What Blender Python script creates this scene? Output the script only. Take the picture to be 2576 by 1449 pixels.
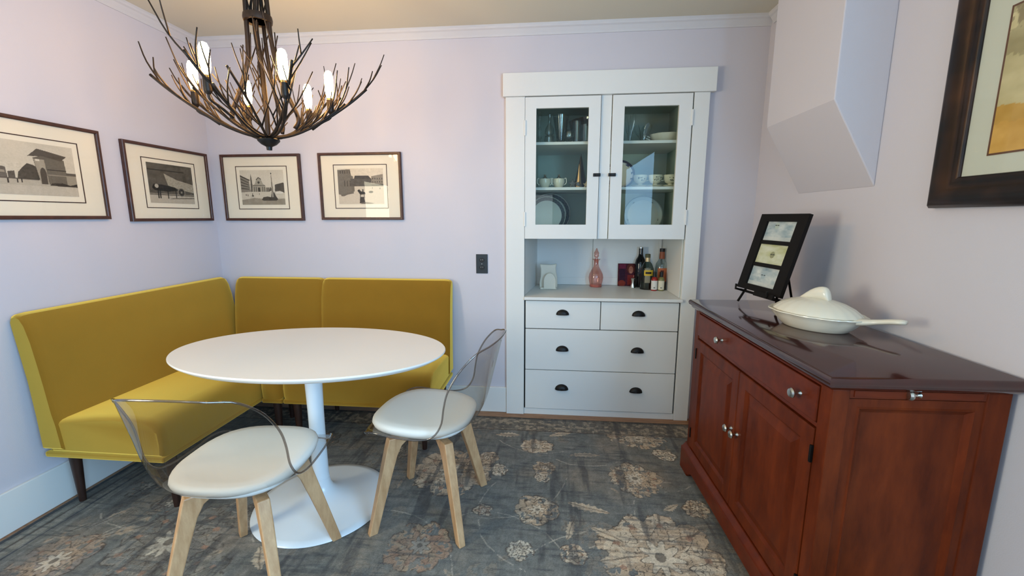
import bpy, bmesh, math, random
import numpy as np
from mathutils import Vector, Matrix, Quaternion
from math import sin, cos, pi, radians as rad
S = bpy.context.scene
for o in list(bpy.data.objects): bpy.data.objects.remove(o)
COL = S.collection

# ------------------------------------------------------------------ camera
F, YAW, PITCH, ROLL, CH = 1073.08, 0.0931373, 0.1646231, 0.0005178, 1.3028
cam_d = bpy.data.cameras.new('camera'); cam = bpy.data.objects.new('camera', cam_d); COL.objects.link(cam)
cam_d.sensor_width = 36; cam_d.lens = F/2576*36; cam_d.clip_start = 0.02
fw = Vector((-sin(YAW)*cos(PITCH), cos(YAW)*cos(PITCH), -sin(PITCH)))
rt = Vector((cos(YAW), sin(YAW), 0)); dn = fw.cross(rt)
r2 = cos(ROLL)*rt + sin(ROLL)*dn; d2 = -sin(ROLL)*rt + cos(ROLL)*dn
M = Matrix.Identity(4)
for i in range(3): M[i][0], M[i][1], M[i][2] = r2[i], -d2[i], -fw[i]
M[2][3] = CH
cam.matrix_world = M; S.camera = cam

# ------------------------------------------------------------------ world, exposure, daylight
S.view_settings.view_transform = 'Standard'; S.view_settings.look = 'None'
S.view_settings.gamma = 1; S.view_settings.use_curve_mapping = False
S.view_settings.exposure = 0.0
BULB_RGB = (118.0, 64.0, 20.0)
RIGHT_RGB = (42.0, 80.0, 122.0)
FRONT_RGB = (6.5, 7.5, 8.0)
LEFT_RGB = (40.0, 37.0, 27.0)
SKY_RGB = (0.55, 0.8, 1.1)
w = bpy.data.worlds.new('sky'); S.world = w; w.use_nodes = True
bg = w.node_tree.nodes['Background']; bg.inputs[0].default_value = (*SKY_RGB, 1); bg.inputs[1].default_value = 1.0
def area(name, loc, rot, sx, sy, rgb):
    p = max(rgb)
    l = bpy.data.lights.new(name, 'AREA'); l.shape = 'RECTANGLE'; l.size = sx; l.size_y = sy; l.energy = p; l.color = [c/p if p else 1 for c in rgb]
    o = bpy.data.objects.new(name, l); COL.objects.link(o); o.location = loc; o.rotation_euler = rot; return o
FRONT = -2.2
area('window_daylight', (-0.37, FRONT+0.03, 1.32), (rad(90), 0, 0), 0.74, 0.72, FRONT_RGB)
area('window_daylight', (-2.22, 0.02, 1.30), (rad(90), 0, rad(-90)), 0.74, 0.84, LEFT_RGB)
area('window_daylight', (1.17, -0.85, 1.45), (rad(90), 0, rad(90)), 1.9, 1.2, RIGHT_RGB)

# ------------------------------------------------------------------ helpers
def tag(o, label=None, cat=None, group=None, kind=None):
    if label: o['label'] = label
    if cat: o['category'] = cat
    if group: o['group'] = group
    if kind: o['kind'] = kind
    return o
def empty(name, loc, label, cat, rz=0, group=None):
    o = bpy.data.objects.new(name, None); o.empty_display_size = .05; COL.objects.link(o)
    o.location = loc; o.rotation_euler = (0, 0, rz)
    return tag(o, label, cat, group)
def link(name, me, mat, parent=None, smooth=False):
    o = bpy.data.objects.new(name, me); COL.objects.link(o)
    if mat: me.materials.append(mat)
    if parent: o.parent = parent
    if smooth:
        for p in me.polygons: p.use_smooth = True
    return o
def bm_obj(name, bm, mat, parent=None, smooth=False, bevel=0, seg=2, sub=0, autos=None):
    bmesh.ops.recalc_face_normals(bm, faces=bm.faces[:])
    me = bpy.data.meshes.new(name); bm.to_mesh(me); bm.free()
    o = link(name, me, mat, parent, smooth or autos is not None)
    if autos is not None: me.set_sharp_from_angle(angle=rad(autos))
    if bevel:
        m = o.modifiers.new('b', 'BEVEL'); m.width = bevel; m.segments = seg; m.limit_method = 'ANGLE'; m.angle_limit = rad(40)
        m.harden_normals = False
    if sub:
        m = o.modifiers.new('s', 'SUBSURF'); m.levels = sub; m.render_levels = sub
    return o
def abox(bm, x0, x1, y0, y1, z0, z1):
    v = [bm.verts.new(p) for p in ((x0,y0,z0),(x1,y0,z0),(x1,y1,z0),(x0,y1,z0),(x0,y0,z1),(x1,y0,z1),(x1,y1,z1),(x0,y1,z1))]
    for f in ((0,3,2,1),(4,5,6,7),(0,1,5,4),(1,2,6,5),(2,3,7,6),(3,0,4,7)): bm.faces.new([v[i] for i in f])
    return v
def box(name, x0, x1, y0, y1, z0, z1, mat, parent=None, bevel=0, seg=2):
    bm = bmesh.new(); abox(bm, x0, x1, y0, y1, z0, z1)
    return bm_obj(name, bm, mat, parent, bevel=bevel, seg=seg)
def boxes(name, L, mat, parent=None, bevel=0):
    bm = bmesh.new()
    for b in L: abox(bm, *b)
    return bm_obj(name, bm, mat, parent, bevel=bevel)
def alathe(bm, prof, n=32, c=(0,0,0), sx=1, sy=1, wob=None):
    rings = []
    for r, z in prof:
        if r < 1e-6: rings.append([bm.verts.new((c[0], c[1], c[2]+z))]); continue
        ring = []
        for k in range(n):
            a = 2*pi*k/n; rr = r*(wob(a, r, z) if wob else 1)
            ring.append(bm.verts.new((c[0]+rr*cos(a)*sx, c[1]+rr*sin(a)*sy, c[2]+z)))
        rings.append(ring)
    for A, B in zip(rings, rings[1:]):
        if len(A) == 1 and len(B) == 1: continue
        for k in range(n):
            k2 = (k+1) % n
            if len(A) == 1: bm.faces.new((A[0], B[k], B[k2]))
            elif len(B) == 1: bm.faces.new((A[k], A[k2], B[0]))
            else: bm.faces.new((A[k], A[k2], B[k2], B[k]))
    for R_ in (rings[0], rings[-1]):
        if len(R_) > 1:
            try: bm.faces.new(R_)
            except ValueError: pass
def lathe(name, prof, mat, parent=None, n=32, c=(0,0,0), sx=1, sy=1, wob=None, autos=40):
    bm = bmesh.new(); alathe(bm, prof, n, c, sx, sy, wob)
    return bm_obj(name, bm, mat, parent, autos=autos)
def spline(pts, n):
    P = [Vector(p) for p in pts]; out = []
    if len(P) < 3: return [P[0].lerp(P[-1], i/n) for i in range(n+1)]
    Q = [P[0]*2-P[1]] + P + [P[-1]*2-P[-2]]
    segs = len(P)-1
    for i in range(n+1):
        t = i/n*segs; k = min(int(t), segs-1); t -= k
        a, b, c, d = Q[k:k+4]
        out.append(0.5*((2*b)+(c-a)*t+(2*a-5*b+4*c-d)*t*t+(3*b-a-3*c+d)*t**3))
    return out
def atube(bm, pts, r0, r1=None, n=6, steps=None):
    if r1 is None: r1 = r0
    pts = spline(pts, steps) if steps else [Vector(p) for p in pts]
    m = len(pts); rings = []; up = None
    for i, p in enumerate(pts):
        t = (pts[min(i+1, m-1)]-pts[max(i-1, 0)]).normalized()
        if up is None:
            up = t.orthogonal().normalized()
        up = (up - t*up.dot(t)).normalized(); s = t.cross(up)
        r = r0+(r1-r0)*i/(m-1)
        rings.append([bm.verts.new(p+(up*cos(2*pi*k/n)+s*sin(2*pi*k/n))*r) for k in range(n)])
    for A, B in zip(rings, rings[1:]):
        for k in range(n): bm.faces.new((A[k], A[(k+1)%n], B[(k+1)%n], B[k]))
    bm.faces.new(rings[0]); bm.faces.new(rings[-1])
def tube(name, pts, r0, r1, mat, parent=None, n=12, steps=None):
    bm = bmesh.new(); atube(bm, pts, r0, r1, n, steps)
    return bm_obj(name, bm, mat, parent, autos=50)
def prism(bm, poly, y0, y1, axis='y'):
    def P(a, b, t): return (a, t, b) if axis == 'y' else ((t, a, b) if axis == 'x' else (a, b, t))
    A = [bm.verts.new(P(a, b, y0)) for a, b in poly]; B = [bm.verts.new(P(a, b, y1)) for a, b in poly]
    bm.faces.new(A); bm.faces.new(B)
    for i in range(len(poly)):
        j = (i+1) % len(poly); bm.faces.new((A[i], A[j], B[j], B[i]))
def sweep_frame(bm, w, h, prof, tf):
    """mitred frame around w x h (outer), prof = [(inset, depth)]; tf maps (u, v, d) to a point"""
    rings = []
    for ins, d in prof:
        rings.append([bm.verts.new(tf(u, v, d)) for u, v in ((ins, ins), (w-ins, ins), (w-ins, h-ins), (ins, h-ins))])
    n = len(rings)
    for i in range(n):
        A, B = rings[i], rings[(i+1) % n]
        for k in range(4): bm.faces.new((A[k], A[(k+1)%4], B[(k+1)%4], B[k]))

# ------------------------------------------------------------------ materials
def lin(c):
    c = np.asarray(c, float)/255
    return np.where(c <= .04045, c/12.92, ((c+.055)/1.055)**2.4)
def col(c): r = lin(c); return (float(r[0]), float(r[1]), float(r[2]), 1)
def mat(name, base, rough=.5, metal=0, spec=.5, bump=0, bscale=200, var=0, vscale=6, sheen=0, coat=0, emis=None, estr=0, trans=0, ior=1.45, vary=None):
    m = bpy.data.materials.new(name); m.use_nodes = True; nt = m.node_tree; b = nt.nodes['Principled BSDF']
    c = col(base) if max(base) > 1 else (*base, 1)
    b.inputs['Base Color'].default_value = c; b.inputs['Roughness'].default_value = rough; b.inputs['Metallic'].default_value = metal
    b.inputs['Specular IOR Level'].default_value = spec; b.inputs['IOR'].default_value = ior
    if sheen:
        b.inputs['Sheen Weight'].default_value = sheen; b.inputs['Sheen Roughness'].default_value = .62
        b.inputs['Sheen Tint'].default_value = (.95, .68, .12, 1)
    if coat: b.inputs['Coat Weight'].default_value = coat; b.inputs['Coat Roughness'].default_value = .08
    if trans: b.inputs['Transmission Weight'].default_value = trans
    if emis: b.inputs['Emission Color'].default_value = (*emis, 1); b.inputs['Emission Strength'].default_value = estr
    if var or bump:
        tc = nt.nodes.new('ShaderNodeTexCoord')
    if var:
        n = nt.nodes.new('ShaderNodeTexNoise'); n.inputs['Scale'].default_value = vscale; n.inputs['Detail'].default_value = 5
        mp = nt.nodes.new('ShaderNodeMapping'); nt.links.new(tc.outputs['Object'], mp.inputs[0]); nt.links.new(mp.outputs[0], n.inputs['Vector'])
        if vary: mp.inputs['Scale'].default_value = vary
        h = nt.nodes.new('ShaderNodeMixRGB'); h.blend_type = 'MIX'
        h.inputs[1].default_value = (*[x*(1-var) for x in c[:3]], 1); h.inputs[2].default_value = (*[min(1, x*(1+var)) for x in c[:3]], 1)
        nt.links.new(n.outputs['Fac'], h.inputs[0]); nt.links.new(h.outputs[0], b.inputs['Base Color'])
    if bump:
        n = nt.nodes.new('ShaderNodeTexNoise'); n.inputs['Scale'].default_value = bscale; n.inputs['Detail'].default_value = 3
        nt.links.new(tc.outputs['Object'], n.inputs['Vector'])
        bp = nt.nodes.new('ShaderNodeBump'); bp.inputs['Strength'].default_value = bump; bp.inputs['Distance'].default_value = .002
        nt.links.new(n.outputs['Fac'], bp.inputs['Height']); nt.links.new(bp.outputs[0], b.inputs['Normal'])
    return m
def wood(name, c1, c2, scale=(1, 1, 12), rough=.3, coat=0, rot=None, wscale=6, spec=.5):
    m = bpy.data.materials.new(name); m.use_nodes = True; nt = m.node_tree; b = nt.nodes['Principled BSDF']
    tc = nt.nodes.new('ShaderNodeTexCoord'); mp = nt.nodes.new('ShaderNodeMapping'); mp.inputs['Scale'].default_value = scale
    n = nt.nodes.new('ShaderNodeTexNoise'); n.inputs['Scale'].default_value = wscale; n.inputs['Detail'].default_value = 8; n.inputs['Roughness'].default_value = .65
    r = nt.nodes.new('ShaderNodeValToRGB'); r.color_ramp.elements[0].position = .3; r.color_ramp.elements[1].position = .72
    r.color_ramp.elements[0].color = col(c1); r.color_ramp.elements[1].color = col(c2)
    nt.links.new(tc.outputs['Object'], mp.inputs[0]); nt.links.new(mp.outputs[0], n.inputs['Vector']); nt.links.new(n.outputs['Fac'], r.inputs[0])
    nt.links.new(r.outputs[0], b.inputs['Base Color']); b.inputs['Roughness'].default_value = rough; b.inputs['Specular IOR Level'].default_value = spec
    if coat: b.inputs['Coat Weight'].default_value = coat; b.inputs['Coat Roughness'].default_value = .06
    bp = nt.nodes.new('ShaderNodeBump'); bp.inputs['Strength'].default_value = .08; bp.inputs['Distance'].default_value = .001
    nt.links.new(n.outputs['Fac'], bp.inputs['Height']); nt.links.new(bp.outputs[0], b.inputs['Normal'])
    return m
def clear(name, tint=(1, 1, 1), edge=(.5, .5, .5), rough=.02, ior=1.45, gmul=1.0):
    """thin clear sheet: see-through, fresnel gloss, darker at grazing angles"""
    m = bpy.data.materials.new(name); m.use_nodes = True; nt = m.node_tree
    for n in list(nt.nodes): nt.nodes.remove(n)
    out = nt.nodes.new('ShaderNodeOutputMaterial'); tr = nt.nodes.new('ShaderNodeBsdfTransparent'); gl = nt.nodes.new('ShaderNodeBsdfGlossy')
    mx = nt.nodes.new('ShaderNodeMixShader'); fw_ = nt.nodes.new('ShaderNodeLayerWeight'); fw_.inputs[0].default_value = .5
    pw = nt.nodes.new('ShaderNodeMath'); pw.operation = 'POWER'; pw.inputs[1].default_value = 5; nt.links.new(fw_.outputs['Facing'], pw.inputs[0])
    f0 = ((ior-1)/(ior+1))**2*1.6; fr = nt.nodes.new('ShaderNodeMath'); fr.operation = 'MULTIPLY_ADD'; fr.inputs[1].default_value = 1-f0; fr.inputs[2].default_value = f0; nt.links.new(pw.outputs[0], fr.inputs[0])
    lw = nt.nodes.new('ShaderNodeLayerWeight'); lw.inputs[0].default_value = .22
    mc = nt.nodes.new('ShaderNodeMixRGB'); mc.inputs[1].default_value = (*tint, 1); mc.inputs[2].default_value = (*edge, 1)
    nt.links.new(lw.outputs['Facing'], mc.inputs[0]); nt.links.new(mc.outputs[0], tr.inputs[0])
    gl.inputs['Roughness'].default_value = rough
    mm = nt.nodes.new('ShaderNodeMath'); mm.operation = 'MULTIPLY'; mm.inputs[1].default_value = gmul
    nt.links.new(fr.outputs[0], mm.inputs[0]); nt.links.new(mm.outputs[0], mx.inputs[0]); nt.links.new(tr.outputs[0], mx.inputs[1]); nt.links.new(gl.outputs[0], mx.inputs[2])
    nt.links.new(mx.outputs[0], out.inputs[0]); return m
def vcol_mat(name, rough=.6, bump=0, bscale=400, coat=0, spec=.5):
    m = bpy.data.materials.new(name); m.use_nodes = True; nt = m.node_tree; b = nt.nodes['Principled BSDF']
    a = nt.nodes.new('ShaderNodeVertexColor'); a.layer_name = 'Col'; nt.links.new(a.outputs[0], b.inputs['Base Color'])
    b.inputs['Roughness'].default_value = rough; b.inputs['Specular IOR Level'].default_value = spec
    if bump:
        tc = nt.nodes.new('ShaderNodeTexCoord'); n = nt.nodes.new('ShaderNodeTexNoise'); n.inputs['Scale'].default_value = bscale
        nt.links.new(tc.outputs['Object'], n.inputs['Vector'])
        bp = nt.nodes.new('ShaderNodeBump'); bp.inputs['Strength'].default_value = bump; bp.inputs['Distance'].default_value = .003
        nt.links.new(n.outputs['Fac'], bp.inputs['Height']); nt.links.new(bp.outputs[0], b.inputs['Normal'])
    return m
M_wall = mat('wall_paint', (206, 203, 211), .75, spec=.25, bump=.12, bscale=260)
M_ceil = mat('ceiling_paint', (214, 210, 194), .85, spec=.2)
M_white = mat('white_trim_paint', (228, 229, 226), .42, spec=.4, bump=.06, bscale=60)
M_int = mat('cabinet_interior_paint', (172, 186, 172), .6)
M_floor = wood('oak_floor', (120, 82, 52), (168, 124, 84), (3, 14, 3), .35, wscale=4)
M_velvet = mat('mustard_velvet', (118, 80, 17), .85, spec=.1, var=.14, vscale=9, sheen=1.0, bump=.15, bscale=500)
nt = M_velvet.node_tree; sh = nt.nodes.new('ShaderNodeBsdfSheen'); sh.inputs['Color'].default_value = (.72, .50, .10, 1); sh.inputs['Roughness'].default_value = .62   # second, tighter pile lobe
ad = nt.nodes.new('ShaderNodeAddShader'); nt.links.new(nt.nodes['Principled BSDF'].outputs[0], ad.inputs[0]); nt.links.new(sh.outputs[0], ad.inputs[1]); nt.links.new(ad.outputs[0], nt.nodes['Material Output'].inputs[0])
M_darkleg = wood('dark_walnut', (38, 22, 16), (62, 38, 28), (6, 6, 2), .4)
M_tabtop = mat('white_laminate', (232, 228, 222), .32, spec=.5)
M_tabmetal = mat('white_enamel', (224, 230, 234), .18, spec=.5)
M_cushion = mat('white_leatherette', (226, 222, 214), .45, spec=.4, bump=.05, bscale=300)
M_acrylic = clear('clear_acrylic', (.90, .885, .86), (.62, .59, .57), .04, 1.45, .9)
M_acedge = clear('clear_acrylic_edge', (.66, .62, .60), (.36, .33, .33), .08, 1.6, 1.8)
M_beech = wood('beech_wood', (178, 134, 92), (214, 172, 128), (5, 5, 1.2), .45, wscale=8)
M_cherry = wood('cherry_wood', (70, 24, 8), (112, 46, 16), (2.5, 2.5, .6), .42, spec=.16, wscale=7)
M_cherryH = wood('cherry_wood_crossgrain', (78, 26, 9), (108, 42, 16), (.6, 2.5, 2.5), .36, spec=.22, wscale=7)
M_cherrytop = wood('polished_cherry_top', (44, 16, 12), (66, 24, 18), (3, .7, 3), .14, coat=.6, wscale=6)
M_knob = mat('brushed_nickel', (190, 188, 180), .25, 1)
M_black = mat('black_iron', (18, 17, 17), .45, .3)
M_hinge = mat('black_hinge', (14, 12, 11), .5, .5)
M_bronze = mat('dark_bronze', (46, 38, 33), .48, .6, var=.3, vscale=30)
M_bulb = mat('lit_bulb', (255, 240, 210), .3, emis=[c/max(max(BULB_RGB), 1e-6) for c in BULB_RGB], estr=max(BULB_RGB))
M_bulbcap = mat('bulb_brass_collar', (190, 150, 90), .3, .9)
M_frame = wood('walnut_frame', (52, 27, 20), (84, 48, 36), (3, 3, 3), .4, wscale=9)
M_mat = mat('ivory_mat_board', (232, 222, 200), .9, spec=.1)
M_pglass = clear('picture_glass', (1, 1, 1), (.9, .92, .92), 0, 1.5, .32)
M_cglass = clear('cabinet_glass', (.82, .88, .84), (.75, .85, .8), 0, 1.5, .34)
M_vcol = vcol_mat('printed_picture', .7, spec=.2)
M_outlet = mat('dark_metal_plate', (52, 58, 62), .4, .4)
M_outdark = mat('outlet_face', (22, 24, 26), .5)
M_china = mat('glazed_ceramic', (224, 218, 200), .25, coat=.3)
M_cream = mat('cream_china', (226, 220, 196), .25, coat=.3)
M_crystal = clear('crystal_glass', (.9, .93, .92), (.35, .4, .4), .02, 1.5, 1.6)
M_amber = clear('amber_glass', (.60, .30, .09), (.26, .10, .02), .03, 1.5, 1.2)
M_pink = clear('pink_glass', (.93, .72, .68), (.72, .42, .38), .02, 1.5, 1.3)
M_silver = mat('polished_silver', (200, 198, 192), .18, 1)
M_pewter = mat('dark_pewter', (80, 72, 62), .3, .8)
M_gold = mat('pale_gold_foil', (196, 170, 130), .35, .6)
M_eaself = mat('black_wood_frame', (16, 12, 11), .55, spec=.2)

# ------------------------------------------------------------------ painted grids (print pattern kept in vertex colours)
rng = np.random.default_rng(7)
def vnoise(X, Y, sx, sy, seed, oct=4):
    out = np.zeros(X.shape); amp = 1; tot = 0
    for o in range(oct):
        g = np.random.default_rng(seed+o*17).random((64, 64))
        x = X*sx*2**o; y = Y*sy*2**o
        xi = np.floor(x).astype(int); yi = np.floor(y).astype(int); fx = x-xi; fy = y-yi
        fx = fx*fx*(3-2*fx); fy = fy*fy*(3-2*fy)
        a = g[yi % 64, xi % 64]; b = g[yi % 64, (xi+1) % 64]; c = g[(yi+1) % 64, xi % 64]; d = g[(yi+1) % 64, (xi+1) % 64]
        out += amp*((a*(1-fx)+b*fx)*(1-fy)+(c*(1-fx)+d*fx)*fy); tot += amp; amp *= .55
    return out/tot
def inpoly(X, Y, P):
    ins = np.zeros(X.shape, bool); n = len(P)
    for i in range(n):
        x1, y1 = P[i]; x2, y2 = P[(i+1) % n]
        if y1 == y2: continue
        c = ((Y < y1) != (Y < y2)) & (X < (x2-x1)*(Y-y1)/(y2-y1)+x1); ins ^= c
    return ins
def grid_obj(name, xs, ys, rgb_lin, tf, material, parent=None):
    nx, ny = len(xs), len(ys); X, Y = np.meshgrid(xs, ys)
    co = tf(X.ravel(), Y.ravel()).astype(np.float32)
    idx = np.arange(nx*ny).reshape(ny, nx)
    q = np.stack([idx[:-1, :-1], idx[:-1, 1:], idx[1:, 1:], idx[1:, :-1]], -1).reshape(-1, 4)
    me = bpy.data.meshes.new(name)
    me.vertices.add(nx*ny); me.vertices.foreach_set('co', co.ravel())
    me.loops.add(q.size); me.loops.foreach_set('vertex_index', q.ravel().astype(np.int32))
    me.polygons.add(len(q)); me.polygons.foreach_set('loop_start', np.arange(0, q.size, 4, dtype=np.int32))
    me.polygons.foreach_set('loop_total', np.full(len(q), 4, dtype=np.int32))
    me.update(calc_edges=True)
    at = me.color_attributes.new('Col', 'FLOAT_COLOR', 'POINT')
    c = np.ones((nx*ny, 4), np.float32); c[:, :3] = rgb_lin.reshape(-1, 3)
    at.data.foreach_set('color', c.ravel())
    return link(name, me, material, parent)
class Cv:
    """small paint canvas in unit coords (u right, v up)"""
    def __init__(s, nx, ny, c, asp=1.35):
        s.U, s.V = np.meshgrid(np.linspace(0, 1, nx), np.linspace(0, 1, ny)); s.C = np.ones((ny, nx, 3))*np.array(c, float); s.asp = asp
        s.nx, s.ny = nx, ny
    def fill(s, m, c, a=1.0):
        a = (m.astype(float)*a)[..., None]; s.C = s.C*(1-a)+np.array(c, float)*a
    def poly(s, P, c, a=1.0): s.fill(inpoly(s.U, s.V, P), c, a)
    def rect(s, x0, y0, x1, y1, c, a=1.0): s.fill((s.U >= x0) & (s.U <= x1) & (s.V >= y0) & (s.V <= y1), c, a)
    def ell(s, x, y, rx, ry, c, a=1.0): s.fill(((s.U-x)/rx)**2+((s.V-y)/ry)**2 < 1, c, a)
    def ring(s, x, y, r, w, c, a=1.0):
        d = np.hypot((s.U-x)*s.asp, s.V-y); s.fill(np.abs(d-r) < w, c, a)
    def noise(s, sx, sy, amp, seed, mask=None):
        n = (vnoise(s.U, s.V, sx, sy, seed)-.5)*2*amp
        if mask is not None: n = n*mask
        s.C = s.C+n[..., None]
    def lin(s): return lin(np.clip(s.C, 0, 255))

# ------------------------------------------------------------------ the room
XL, XR, YB, ZC = -2.25, 1.20, 2.71, 2.41
def struct(o, label=None):
    o['kind'] = 'structure'
    if label: o['label'] = label
    return o
struct(box('floor', XL-.1, XR+.1, FRONT-.1, 3.4, -.1, 0, M_floor))
struct(box('ceiling', XL-.1, XR+.1, FRONT-.1, YB+.1, ZC, ZC+.1, M_ceil))
OX0, OX1, OZ = -.20, .83, 2.05        # opening for the built-in
struct(boxes('wall_back', [(XL-.1, OX0, YB, YB+.12, 0, ZC), (OX1, XR+.1, YB, YB+.12, 0, ZC), (OX0, OX1, YB, YB+.12, OZ, ZC)], M_wall))
RW0, RW1, WZ0, WZ1 = -1.85, .15, .82, 2.08
struct(boxes('wall_left', [(XL-.1, XL, .42, YB, 0, ZC), (XL-.1, XL, FRONT, -.38, 0, ZC), (XL-.1, XL, -.38, .42, 0, .85), (XL-.1, XL, -.38, .42, 1.75, ZC)], M_wall))
struct(boxes('wall_right', [(XR, XR+.1, RW1, YB, 0, ZC), (XR, XR+.1, FRONT, RW0, 0, ZC), (XR, XR+.1, RW0, RW1, 0, WZ0), (XR, XR+.1, RW0, RW1, WZ1, ZC)], M_wall))
struct(boxes('wall_front', [(XL-.1, -.77, FRONT-.1, FRONT, 0, ZC), (.03, XR+.1, FRONT-.1, FRONT, 0, ZC),
      (-.77, .03, FRONT-.1, FRONT, 0, .93), (-.77, .03, FRONT-.1, FRONT, 1.71, ZC)], M_wall))
def window(n, a0, a1, z0, z1, w0, w1, axis):
    bm = bmesh.new()
    for b in ((a0, a1, z0, z0+.05), (a0, a1, z1-.05, z1), (a0, a0+.05, z0+.05, z1-.05), (a1-.05, a1, z0+.05, z1-.05), (a0+.05, a1-.05, (z0+z1)/2-.02, (z0+z1)/2+.02)):
        if axis == 'x': abox(bm, b[0], b[1], w0, w1, b[2], b[3])
        else: abox(bm, w0, w1, b[0], b[1], b[2], b[3])
    struct(bm_obj('window_%d' % n, bm, M_white))
window(1, -.77, .03, .93, 1.71, FRONT-.08, FRONT-.02, 'x'); window(2, RW0, RW1, WZ0, WZ1, XR+.02, XR+.08, 'y'); window(3, -.38, .42, .85, 1.75, XL-.08, XL-.02, 'y')
struct(box('baseboard_back', XL+.016, -.289, YB-.015, YB, 0, .176, M_white, bevel=.003))
struct(box('baseboard_left', XL, XL+.015, FRONT, YB, 0, .178, M_white, bevel=.003))
struct(box('baseboard_right', XR-.015, XR, FRONT, YB, 0, .176, M_white, bevel=.003))
# crown moulding (small ogee) on the three walls
cp = [(0, 0), (.006, 0), (.010, .012), (.022, .032), (.030, .038), (.034, .046), (.034, .057), (0, .057)]
M_crown = mat('crown_paint', (206, 206, 210), .6)
bm = bmesh.new(); prism(bm, [(YB-a, ZC-.057+b) for a, b in cp], XL, XR, 'x'); struct(bm_obj('trim_1', bm, M_crown))
bm = bmesh.new(); prism(bm, [(XL+a, ZC-.057+b) for a, b in cp], FRONT, YB-.034, 'y'); struct(bm_obj('trim_2', bm, M_crown))
bm = bmesh.new(); prism(bm, [(XR-a, ZC-.057+b) for a, b in cp], 2.262, YB-.034, 'y'); struct(bm_obj('trim_3', bm, M_crown))
# boxed chase with a sloping underside on the right wall
bm = bmesh.new(); prism(bm, [(XR, 1.414), (1.022, 1.728), (1.022, ZC), (XR, ZC)], 1.757, 2.262, 'y')
struct(bm_obj('wall_chase', bm, M_wall, bevel=.004))

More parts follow.
